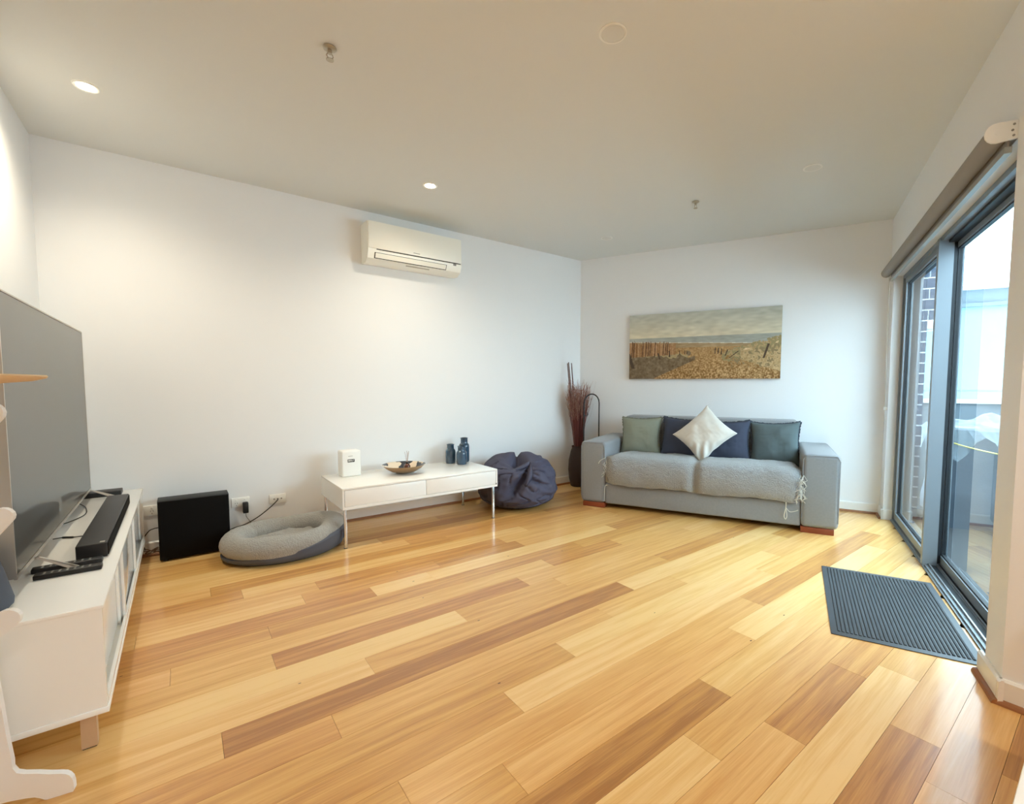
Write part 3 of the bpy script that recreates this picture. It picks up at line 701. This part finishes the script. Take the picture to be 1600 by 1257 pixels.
tubeo('hook', spline([(-.105, 0, .86), (-.08, -.01, .845), (-.055, -.01, .86), (-.06, -.01, .885)], 5), .005, black_m, hk, 8)
boxo('floor_bar', (-.125, -.10, .0008), (.155, .03, .02), black_m, hk, .004)

# ================================================================== BEAN BAG
def bean():
    bm = bmesh.new(); bmesh.ops.create_icosphere(bm, subdivisions=6, radius=1)
    cdir = Vector((-.55, -.83, 0)).normalized(); side = Vector((.83, -.55, 0))
    for v in bm.verts:
        p = v.co.normalized(); z = p.z; az = math.atan2(p.dot(side), p.dot(cdir))      # az=0 faces the camera, + to its right
        rxy = math.sqrt(max(0, 1-z*z))
        rad = .395*(rxy**.75); h = .245+.245*math.copysign(abs(z)**.9, z)
        if z < 0: h = .245+.245*math.copysign(min(1, abs(z)**.7), z); rad = .395*(rxy**.55)
        d = 0
        # valley from the crown running down the camera side
        vc = .05+.35*math.sin((z-.1)*2.2); wv = math.exp(-((az-vc)/.16)**2)*max(0, min(1, (z+.45)/.5)); d -= .13*wv*(1-.4*max(0, -z))
        vc2 = .55-1.3*(z-.1); wv = math.exp(-((az-vc2)/.12)**2)*max(0, min(1, 1-abs(z-.15)/.35)); d -= .06*wv
        # lower drag folds on the right
        d += .012*math.sin(14*z+az*3.0)*max(0, min(1, (az+.2)))*(1 if az < 2.2 else 0)*max(0, 1-abs(z+.25)/.6)
        cr = noise.noise(p*3.1+Vector((7, 2, 5))); d -= .03*math.exp(-(cr/.06)**2)
        d += .02*noise.noise(p*2.2+Vector((3, 1, 0))) + .010*noise.noise(p*6)
        x = p.x/(rxy+1e-6)*(rad+d*rxy); y = p.y/(rxy+1e-6)*(rad+d*rxy)
        top = max(0, z-.55)/.45
        h += top*(.035*math.cos(2*(az-1.57))-.10*math.exp(-((az-.05)/.45)**2)*top + .02*noise.noise(p*5))
        v.co = Vector((x, y, max(.002, h)))
    return bm
bb = empty('bean_bag', (2.615, 3.80, 0), 0, 'slumped dark indigo bean bag beside the right end of the coffee table', 'bean bag')
done(bean(), 'body', bag_m, bb, True, 180)
bm = bmesh.new()                                # folded-over mouth of the bag
cdir = Vector((-.55, -.83, 0)).normalized(); side = Vector((.83, -.55, 0))
for (s0, z0, s1, z1, wd) in ((-.05, .40, .11, .465, .055), (.12, .46, .06, .27, .05)):
    P = []
    for k in range(9):
        t = k/8; s = s0+(s1-s0)*t; zz = z0+(z1-z0)*t
        rr = .36*math.sqrt(max(.02, 1-((zz-.245)/.26)**2)) ; o_ = cdir*(rr*math.cos(s*2.2)-.015)+side*s
        P.append((o_, zz))
    prev = None
    for k, (o_, zz) in enumerate(P):
        w_ = wd*math.sin(math.pi*(k+.5)/9.5)
        cur = [bm.verts.new(o_+Vector((0, 0, zz))), bm.verts.new(o_+cdir*.035+side*w_*.5+Vector((0, 0, zz-.01))), bm.verts.new(o_+cdir*.01+side*w_+Vector((0, 0, zz-.02)))]
        if prev:
            for q in range(2): bm.faces.new((prev[q], prev[q+1], cur[q+1], cur[q]))
        prev = cur
ob = done(bm, 'closing_flap', bag_m, bb, True, 180); md = ob.modifiers.new('thick', 'SOLIDIFY'); md.thickness = .006

# ================================================================== COFFEE TABLE
ct = empty('coffee_table', (.888, 3.497, 0), 0, 'low white coffee table with two drawers and thin metal legs', 'table')
TW, TD, TZ0, TZ1 = 1.305, .635, .290, .447
boxo('tabletop', (0, 0, TZ1-.013), (TW, TD, TZ1), cab_m, ct, .0015)
bm = bmesh.new(); box(bm, (0, 0, TZ0), (.013, TD, TZ1-.0132)); box(bm, (TW-.013, 0, TZ0), (TW, TD, TZ1-.0132)); box(bm, (.0132, 0.0, TZ0), (TW-.0132, TD, TZ0+.0195)); box(bm, (.0132, TD-.012, TZ0+.0197), (TW-.0132, TD, TZ1-.0132)); done(bm, 'carcass', cab_m, ct)
boxo('drawer', (.017, .003, TZ0+.021), (.634, .02, TZ1-.0165), cab_m, ct, .001)
boxo('drawer', (.638, .003, TZ0+.022), (TW-.017, .02, TZ1-.0165), cab_m, ct, .001)
boxo('drawer_gap', (.0132, .021, TZ0+.0197), (TW-.0132, .03, TZ1-.0134), dark_m, ct)
boxo('badge', (TW-.021, -.0012, TZ0+.018), (TW-.006, -.0002, TZ0+.033), grey_m, ct)
for x in (.012, TW-.037):
    for y in (.02, TD-.045): boxo('leg', (x, y, .003), (x+.018, y+.018, TZ0), chrome_m, ct, .001); 
for x in (.010, TW-.039):
    for y in (.018, TD-.047): boxo('leg_pad', (x, y, .0006), (x+.022, y+.022, .003), black_m, ct)
# things on it
TT = TZ1+.0005
wb = empty('white_box', (1.0, 3.93, TT), R(2), 'small white upright appliance with a black display on the coffee table', 'appliance')
bm = bmesh.new(); box(bm, (0, 0, 0), (.150, .115, .212), .012, 4); done(bm, 'body', plast_m, wb, True, 50)
boxo('display', (.044, -.0012, .118), (.098, .0004, .142), dark_m, wb)
bm = bmesh.new()
for i, x in enumerate((.048, .056, .060, .068, .076, .085)): box(bm, (x, -.002, .123+.002*(i % 2)), (x+.0035, -.0012, .136)); box(bm, (x, -.002, .134), (x+.006*(i % 3 != 1)+.001, -.0012, .137))
done(bm, 'display_digits', plast_m, wb)
bm = bmesh.new(); x = .050
for wd in (.007, .005, .006, .007, .004, .006): box(bm, (x, -.001, .166), (x+wd*.8, .0004, .1695)); x += wd
done(bm, 'maker_marking', grey_m, wb)
# shallow bowl with inlaid inside
def inlay():
    m = bpy.data.materials.new('bowl_inlay'); m.use_nodes = True; n = m.node_tree.nodes; l = m.node_tree.links
    tc = n.new('ShaderNodeTexCoord'); br = n.new('ShaderNodeTexVoronoi'); br.inputs['Scale'].default_value = 14; br.distance = 'CHEBYCHEV'
    cr = n.new('ShaderNodeValToRGB'); cr.color_ramp.interpolation = 'CONSTANT'; cr.color_ramp.elements[0].color = (*lin((40, 44, 54)), 1); cr.color_ramp.elements[1].position = .42; cr.color_ramp.elements[1].color = (*lin((226, 208, 184)), 1)
    sp = n.new('ShaderNodeSeparateColor'); l.new(tc.outputs['Object'], br.inputs['Vector']); l.new(br.outputs['Color'], sp.inputs[0]); l.new(sp.outputs[0], cr.inputs[0]); l.new(cr.outputs[0], n['Principled BSDF'].inputs['Base Color'])
    n['Principled BSDF'].inputs['Roughness'].default_value = .15; return m
bw = empty('shallow_bowl', (1.475, 3.845, TT), 0, 'wide shallow bronze bowl with dark and cream inlay on the coffee table', 'bowl')
latheo('outer_shell', [(0, .0), (.055, .0), (.10, .014), (.145, .040), (.175, .068), (.179, .070)], bowl_m, bw, 48)
latheo('inlaid_lining', [(.179, .070), (.172, .069), (.142, .046), (.10, .022), (.05, .010), (0, .009)], inlay(), bw, 48)
df = empty('reed_diffuser', (1.487, 3.805, TT+.0115), 0, 'amber glass reed diffuser standing in the bronze bowl', 'diffuser')
latheo('bottle', [(0, 0), (.024, 0), (.027, .004), (.027, .050), (.022, .062), (.012, .068), (.012, .072), (0, .072)], amber_m, df, 24)
latheo('collar', [(0, .072), (.0135, .072), (.0135, .084), (0, .084)], black_m, df, 20)
for dx, dy, h in ((-.012, .01, .168), (.0, .0, .178), (.005, .012, .172), (.012, -.006, .176), (.009, -.002, .165)):
    tubeo('reed', [(dx*.25, dy*.25, .078), (dx*1.1, dy*1.1, h)], .0014, reed_m, df, 5)
# petrol blue bottles
def bottle(name, x, y, s, prof, label):
    t = tag(latheo(name, [(r*s, z*s) for r, z in prof], ceramic_m, None, 32, (0, 0, 0)), label, 'vase', 'petrol blue ceramic bottles'); t.location = (x, y, TT); return t
pr = lambda h, nk, r=.045, rn=.030: [(0, 0), (r*.85, 0), (r, .010), (r, h-.030), (r*.93, h-.012), (rn+.002, h), (rn, h+.006), (rn, h+nk-.008), (rn+.004, h+nk-.004), (rn+.004, h+nk), (rn-.004, h+nk), (rn-.004, h+.01), (0, h)]
bottle('ceramic_bottle', 2.005, 4.035, 1, pr(.137, .046, .048, .033), 'middle sized petrol blue bottle standing leftmost of the three')
bottle('ceramic_bottle', 2.148, 4.03, 1, pr(.182, .053, .050, .034), 'tallest petrol blue bottle, behind the other two')
bottle('ceramic_bottle', 2.058, 3.915, 1, pr(.128, .046, .048, .033), 'shortest petrol blue bottle, front one of the three')

# ================================================================== DOG BED
db = empty('dog_bed', (.565, 3.765, 0), 0, 'oval grey fleece dog bed on the floor under the coffee table end', 'dog bed')
RX, RY = .318, .262
def ring(t, k=1.0): return Vector((RX*k*math.cos(t), RY*k*math.sin(t), 0))
bm = bmesh.new(); NT, NP = 96, 22; rings = []
for i in range(NT):
    t = 2*math.pi*i/NT; c = ring(t); n = Vector((math.cos(t)/RX, math.sin(t)/RY, 0)).normalized()
    lift = .035*max(0, math.cos(t))**1.5
    rr = .082*(1+.06*math.sin(3*t+1))*(1-.10*math.exp(-((math.sin((t-2.3)/2))/.05)**2)-.08*math.exp(-((math.sin((t-5.4)/2))/.05)**2))
    rings.append([bm.verts.new(c+n*rr*math.cos(p)+Vector((0, 0, .100+lift+rr*.95*math.sin(p)+.004*noise.noise(Vector((t*8, p*3, 0)))))) for p in [2*math.pi*k/NP for k in range(NP)]])
for i in range(NT):
    A, B = rings[i], rings[(i+1) % NT]
    for k in range(NP): bm.faces.new((A[k], B[k], B[(k+1) % NP], A[(k+1) % NP]))
done(bm, 'bolster', bed_m, db, True, 180)
bm = bmesh.new(); rings = []
for f, z in ((0, .115), (.25, .118), (.5, .112), (.75, .098), (.92, .075)):
    rings.append([bm.verts.new(ring(2*math.pi*k/48, f)+Vector((0, 0, z-.012+.04*abs(noise.noise(Vector((f*3*math.cos(k*.13)+5, f*3*math.sin(k*.13), 9))))+.016*noise.noise(Vector((f*4*math.cos(k*.13), f*4*math.sin(k*.13), 3)))))) for k in range(48)] if f else [bm.verts.new((0, 0, z))])
for A, B in zip(rings, rings[1:]):
    for k in range(48):
        if len(A) == 1: bm.faces.new((A[0], B[k], B[(k+1) % 48]))
        else: bm.faces.new((A[k], B[k], B[(k+1) % 48], A[(k+1) % 48]))
done(bm, 'sleeping_pad', bed_m, db, True, 180)
bm = bmesh.new(); rings = []
for off, z in ((-.05, .001), (.035, .003), (.062, .02), (.082, .06), (.0855, .1), (.06, .115)):
    row = []
    for k in range(64):
        t = 2*math.pi*k/64; n = Vector((math.cos(t)/RX, math.sin(t)/RY, 0)).normalized(); lift = .035*max(0, math.cos(t))**1.5
        o2 = off + (.006 if math.cos(t) > 0 and z > .03 else -.004)
        ww = .5+.5*math.cos(t+.25); kz = .42+.58*ww; z2 = z*kz if z > .03 else z; row.append(bm.verts.new(ring(t)+n*(o2-.010*(1-ww)*(z > .05))+Vector((0, 0, z2+(lift+.02*max(0, math.cos(t)))*min(1, max(0, z-.02)/.06)))))
    rings.append(row)
for A, B in zip(rings, rings[1:]):
    for k in range(64): bm.faces.new((A[k], A[(k+1) % 64], B[(k+1) % 64], B[k]))
bm.faces.new(rings[0][::-1]); done(bm, 'base_cover', bedbase_m, db, True, 60)

# ================================================================== SUBWOOFER, SOCKETS, CABLES
sw = empty('subwoofer', (-.141, 4.0, 0), 0, 'black box subwoofer standing on the floor against the long wall', 'speaker')
boxo('cabinet', (0, .012, .012), (.393, .165, .412), blackmat_m, sw, .003)
boxo('grille', (.004, 0, .014), (.389, .012, .408), mesh_m, sw, .003)
for x in (.03, .35):
    for y in (.03, .14): latheo('foot', [(0, .0005), (.014, .0005), (.012, .012), (0, .012)], black_m, sw, 12, (x, y, 0))
def outlet(x, z, label, kind='power', w=.116, h=.072):
    t = empty('power_outlet' if kind == 'power' else 'data_outlet', (x, YB-.0005, z), 0, label, 'outlet')
    boxo('face_plate', (-w/2, -.011, -h/2), (w/2, 0, h/2), plast_m, t, .003)
    if kind == 'power':
        for s in (-.028, .028):
            boxo('switch', (s-.006, -.016, .014), (s+.006, -.010, .026), plast_m, t, .001)
            bm = bmesh.new()
            for (a, ang) in (((s-.007, -.004), 30), ((s+.007, -.004), -30), ((s, -.020), 0)): box(bm, (-.0012, -.0116, -.004), (.0012, -.0109, .004), mtx=Matrix.Translation((a[0], 0, a[1])) @ Matrix.Rotation(R(ang), 4, 'Y'))
            done(bm, 'socket', dark_m, t)
    else:
        for s in (-.025, 0, .025): bm = bmesh.new(); tube(bm, [(s, -.0105, 0), (s, -.016, 0)], .005, 12); done(bm, 'port', grey_m, t, True)
    return t
outlet(.338, .292, 'white double power outlet just right of the subwoofer')
outlet(.585, .283, 'white three port wall plate above the dog bed', 'data')
outlet(-.205, .315, 'white power outlet between the television cabinet and the subwoofer')
pa = empty('power_adaptor', (.366, YB-.0165, .256), 0, 'black plug-in adaptor in the outlet right of the subwoofer', 'adaptor')
boxo('plug_body', (-.018, -.040, -.045), (.018, 0, .038), black_m, pa, .006)
tubeo('lead', spline([(0, -.02, -.045), (.003, -.02, -.075), (.022, -.012, -.11), (.032, .001, -.135), (.03, .003, -.18)], 6), .0022, grey_m, pa, 6)
tag(tubeo('aerial_cable', spline([(.585, YB-.018, .283), (.575, YB-.045, .275), (.52, YB-.05, .225), (.44, YB-.045, .165), (.36, YB-.04, .125), (.30, YB-.035, .11), (.262, YB-.05, .105)], 8), .0038, black_m, None, 8), 'black cable sagging from the three port wall plate to the subwoofer', 'cable')
tag(tubeo('speaker_lead', spline([(-.143, YB-.06, .20), (-.17, YB-.05, .195), (-.20, YB-.03, .175), (-.235, YB-.03, .11), (-.22, YB-.04, .05)], 8), .0032, black_m, None, 8), 'black lead running left from the subwoofer behind the cabinet', 'cable')
bm = bmesh.new(); rc = random.Random(2)
for k in range(3):
    c = Vector((-.185+rc.uniform(-.008, .008), YB-.075, .022+k*.012)); pts = [c+Vector((.035*math.cos(t)*(1+.2*math.sin(2*t+k)), .028*math.sin(t), .014*math.sin(t*1.5+k)+.01)) for t in [R(24*q) for q in range(16)]]
    tube(bm, pts, .0032, 6)
tag(done(bm, 'cable_coil', mat('brown_lead', (112, 88, 66), .7), None, True), 'tangle of brown cable on the floor beside the subwoofer', 'cable')

# ================================================================== TV CABINET
tc_ = empty('television_cabinet', (0, 0, 0), 0, 'long white television cabinet with sliding doors on short wooden legs', 'cabinet')
X0, X1, YA, YE, Z0, Z1 = -.625, -.215, 2.035, 4.165, .128, .487
boxo('top_panel', (X0, YA, Z1-.012), (X1, YE, Z1), cab_m, tc_, .0015)
boxo('bottom_panel', (X0, YA, Z0), (X1, YE, Z0+.018), cab_m, tc_, .0015)
boxo('side_panel', (X0+.002, YA+.004, Z0+.0182), (X1-.004, YA+.020, Z1-.0125), cab_m, tc_)
boxo('side_panel', (X0+.002, YE-.020, Z0+.0182), (X1-.004, YE-.004, Z1-.0125), cab_m, tc_)
boxo('back_panel', (X0+.004, YA+.021, Z0+.0185), (X0+.012, YE-.021, Z1-.0125), cab_m, tc_)
frost_m = mat('frosted_panel', (206, 212, 214), .15, coat=.5)
ys = [YA+.022, YA+.72, YA+1.42, YE-.022]
for k in range(3):
    inset = .030 if k != 1 else .016
    d = boxo('sliding_door', (X1-inset-.010, ys[k]+(.0 if k else 0), Z0+.024), (X1-inset, ys[k+1]-.006, Z1-.018), frost_m if k else cab_m, tc_, .001)
    boxo('door_stile', (X1-inset+.0002, ys[k+1]-.046, Z0+.024), (X1-inset+.010, ys[k+1]-.008, Z1-.018), cab_m, d, .001)
    boxo('door_stile', (X1-inset+.0002, ys[k]+.002, Z0+.024), (X1-inset+.010, ys[k]+.030, Z1-.018), cab_m, d, .001)
    if k < 2: boxo('shadow_gap', (X1-.034, ys[k+1]-.0055, Z0+.022), (X1-.022, ys[k+1]-.001, Z1-.016), dark_m, tc_)
boxo('lower_rail', (X1-.012, YA+.022, Z0+.0185), (X1-.002, YE-.022, Z0+.040), cab_m, tc_)
for x in (X1-.075, X0+.035):
    for y in (YA+.045, (YA+YE)/2, YE-.09):
        bm = bmesh.new(); box(bm, (x, y, .004), (x+.038, y+.038, Z0)); done(bm, 'leg', legwood_m, tc_)
        boxo('leg_glide', (x+.002, y+.002, .0006), (x+.036, y+.036, .004), dark_m, tc_)
# television
tv = empty('television', (-.443, 2.285, Z1), 0, 'large flat television with a silver edge standing on the white cabinet', 'television')
TVW, TB, THh = 1.672, .063, .955
boxo('panel', (-.045, 0, TB), (-.002, TVW, TB+THh), black_m, tv, .003)
boxo('screen', (-.0018, .006, TB+.012), (0, TVW-.006, TB+THh-.006), tvs_m, tv)
bm = bmesh.new(); box(bm, (-.006, -.002, TB-.004), (.0015, TVW+.002, TB+.010)); box(bm, (-.0455, -.004, TB), (.001, .004, TB+THh)); box(bm, (-.006, TVW-.003, TB), (.0008, TVW+.002, TB+THh)); box(bm, (-.006, 0, TB+THh-.004), (.0008, TVW, TB+THh+.002)); done(bm, 'bezel', silver_m, tv)
boxo('back_housing', (-.085, .35, TB+.06), (-.045, TVW-.35, TB+.60), black_m, tv, .01)
for y in (.235, TVW-.045):
    bm = bmesh.new(); dy = -.02 if y < 1 else .015
    poly_extrude(bm, [(0, y, TB), (.012, y, TB), (.118, y+dy, .009), (.118, y+dy, .0012), (.100, y+dy, .0012)], (0, .012, 0))
    poly_extrude(bm, [(-.04, y, TB), (-.028, y, TB), (-.125, y+dy, .0012), (-.14, y+dy, .0012)], (0, .012, 0)); box(bm, (-.04, y, TB-.006), (.012, y+.012, TB))
    done(bm, 'foot', silver_m, tv)
# soundbar and small boxes
sb = empty('soundbar', (-.346, 2.60, Z1+.0005), R(0), 'long black soundbar lying in front of the television', 'speaker')
boxo('housing', (0, 0, 0.0006), (.093, 1.085, .060), black_m, sb, .005, 3)
boxo('front_grille', (.0925, .01, .006), (.0955, 1.075, .054), mesh_m, sb)
boxo('badge', (.07, .012, .0602), (.085, .03, .0612), silver_m, sb)
def remote(x0, y0, x1, y1, w_, label, nm='remote_control'):
    a, b = Vector((x0, y0, 0)), Vector((x1, y1, 0)); an = math.atan2(b.y-a.y, b.x-a.x); L_ = (b-a).length
    t = empty(nm, (x0, y0, Z1+.0005), an, label, 'remote control')
    boxo('case', (0, -w_/2, 0), (L_, w_/2, .018), black_m, t, .004, 2)
    bm = bmesh.new()
    for i in range(7):
        for j in (-1, 0, 1): lathe(bm, [(0, .019), (.0035, .0188), (.0038, .018)], 8, (L_*(.15+.11*i), j*.010, 0))
    done(bm, 'buttons', grey_m, t)
remote(-.435, 2.452, -.255, 2.452, .040, 'black remote control nearest the front edge, end on to the soundbar')
remote(-.455, 2.540, -.262, 2.546, .040, 'black remote control between the soundbar and the nearer remote')
sx = empty('media_box', (-.585, 3.99, Z1+.0005), 0, 'flat black media box at the far end of the cabinet', 'media box')
boxo('shell', (0, 0, 0), (.275, .11, .030), black_m, sx, .004); boxo('front_strip', (.01, -.0012, .006), (.265, .0002, .024), aludark_m, sx)
tag(tubeo('screen_cable', spline([(-.47, 3.02, Z1+.006), (-.44, 3.03, Z1+.005), (-.40, 3.01, Z1+.0045), (-.348, 3.0, Z1+.006)], 8), [.0022]*8+[.0045]*8+[.0022]*9, black_m, None, 8), 'short black cable with a bead crossing the cabinet top behind the soundbar', 'cable')
tag(tubeo('loose_cable', spline([(-.50, 3.30, Z1+.0045), (-.46, 3.36, Z1+.0045), (-.42, 3.50, Z1+.0045), (-.44, 3.70, Z1+.0045), (-.50, 3.90, Z1+.0045), (-.50, 3.985, Z1+.008)], 8), .0025, black_m, None, 6), 'thin black cable curving to the media box behind the television', 'cable')
hp = empty('fabric_speaker', (-.507, 2.193, Z1+.0005), 0, 'small blue grey fabric pot at the near end of the cabinet', 'speaker')
latheo('fabric_body', [(0, 0), (.060, 0), (.072, .012), (.074, .03), (.050, .15), (.044, .165), (.030, .172), (0, .173)], pot_m, hp, 32)
latheo('rubber_base', [(.062, .0), (.064, .003), (.058, -.0)], black_m, hp, 24)

# ================================================================== WHITE BRANCHED COAT STAND
cs_dir = Vector((-.987, .163, 0)).normalized(); cs_o = Vector((-.281, 1.892, 0)); cs_c = .20
cs = empty('coat_stand', cs_o+cs_dir*cs_c, math.atan2(-cs_dir.y, -cs_dir.x), 'white flat-cut branching coat stand at the left edge beside the cabinet', 'coat stand')
def smooth_closed(pts, n=5):
    P = [Vector((*p, 0)) for p in pts]; out = []; k = len(P)
    for i in range(k):
        a, b, c, d = P[i-1], P[i], P[(i+1) % k], P[(i+2) % k]
        for q in range(n):
            t = q/n; out.append(.5*((2*b)+(c-a)*t+(2*a-5*b+4*c-d)*t*t+(3*b-a-3*c+d)*t**3))
    return out
def arm(x0, z0, x1, z1, w0, w1):
    d = Vector((x1-x0, z1-z0)).normalized(); n = Vector((-d.y, d.x)); pts = []
    pts += [(x0-n.x*w0, z0-n.y*w0)]
    pts += [(x1-n.x*w1-d.x*w1*.4, z1-n.y*w1-d.y*w1*.4)]
    for k in range(1, 8): a = -math.pi/2+math.pi*k/8; pts.append((x1-d.x*w1*.4+(d.x*math.cos(a)+n.x*math.sin(a))*w1, z1-d.y*w1*.4+(d.y*math.cos(a)+n.y*math.sin(a))*w1))
    pts += [(x1+n.x*w1-d.x*w1*.4, z1+n.y*w1-d.y*w1*.4), (x0+n.x*w0, z0+n.y*w0)]
    return pts
def plate(name, m, arms, thick, rot, foot_w):
    bm = bmesh.new(); h = thick/2
    def ext(p, yo=h):
        poly_extrude(bm, [(x, -yo, z) for x, z in p], (0, 2*yo, 0))
    ext([(-.078, .03), (.078, .03), (.079, .14), (.072, .22), (.067, .30), (.063, .36), (.052, .6), (.045, .9), (.036, 1.18), (-.036, 1.18), (-.045, .9), (-.052, .6), (-.063, .36), (-.067, .30), (-.072, .22), (-.079, .14)])
    if foot_w:
        ft = [(.0, .034), (.06, .031), (.10, .024), (.118, .019), (.128, .012), (.138, .003), (.143, .0008), (.197, .0008), (.2, .006), (.1995, .028), (.197, .042), (.191, .054), (.184, .061), (.172, .067), (.15, .075), (.126, .087), (.10, .097), (.086, .106), (.079, .122), (.077, .14), (.0, .16)]
        ext(ft, h*.999); ext([(-x*.84, z) for x, z in ft[::-1]], h*.998)
    for i, a in enumerate(arms): ext(arm(*a), h*(.997-.001*i))
    bmesh.ops.recalc_face_normals(bm, faces=bm.faces)
    if rot: bm.transform(Matrix.Rotation(rot, 4, 'Z'))
    return done(bm, name, m, cs)
plate('branch_board', stand_m, [(.0, .49, .098, .555, .042, .026), (.0, .745, .098, .842, .042, .024), (.0, 1.03, .090, 1.128, .04, .028), (.0, .55, -.11, .67, .045, .026), (.0, .85, -.11, .96, .042, .024)], .018, 0, .2)
plate('cross_board', stand_m, [(.0, .6, .13, .70, .045, .026), (.0, .68, -.12, .80, .045, .026), (.0, .95, .12, 1.06, .04, .024)], .018, math.pi/2, 0)
bm = bmesh.new(); lathe(bm, [(0, 1.200), (.05, 1.200), (.12, 1.210), (.145, 1.219), (.148, 1.224), (.145, 1.228), (.13, 1.228), (0, 1.224)], 40); o_ = done(bm, 'top_tray', ply_m, cs, True); o_['label'] = 'bare timber top tray'
o_.rotation_euler = (0, R(2), 0)

# ================================================================== DOOR MAT
dm = empty('door_mat', uv(2.553, -.762, 0), TH, 'charcoal ribbed rubber door mat in front of the glass door', 'mat')
MW, MD = .955, .575
boxo('rubber_backing', (0, 0, .0006), (MW, MD, .0045), mat_m, dm, .001)
bm = bmesh.new(); nr = 30
for k in range(nr):
    y = .035+(MD-.07)*k/(nr-1); 
    vs = [[bm.verts.new((x, y+o1, z)) for o1, z in ((-.0065, .0046), (-.0035, .0085), (.0035, .0085), (.0065, .0046))] for x in (.035, MW-.035)]
    for q in range(3): bm.faces.new((vs[0][q], vs[1][q], vs[1][q+1], vs[0][q+1]))
    bm.faces.new(vs[0]); bm.faces.new(vs[1][::-1])
stuff(done(bm, 'ribs', matrib_m, dm))

# ================================================================== TABLE CORNER, right edge
dt = empty('white_table', (.62, -.80, 0), 0, 'corner of a white table top at the lower right edge', 'table')
boxo('table_top', (0, 0, .72), (1.3, .856, .75), cab_m, dt, .003)
for x in (.05, 1.2):
    for y in (.05, .75): boxo('leg', (x, y, .001), (x+.05, y+.05, .72), cab_m, dt, .003)
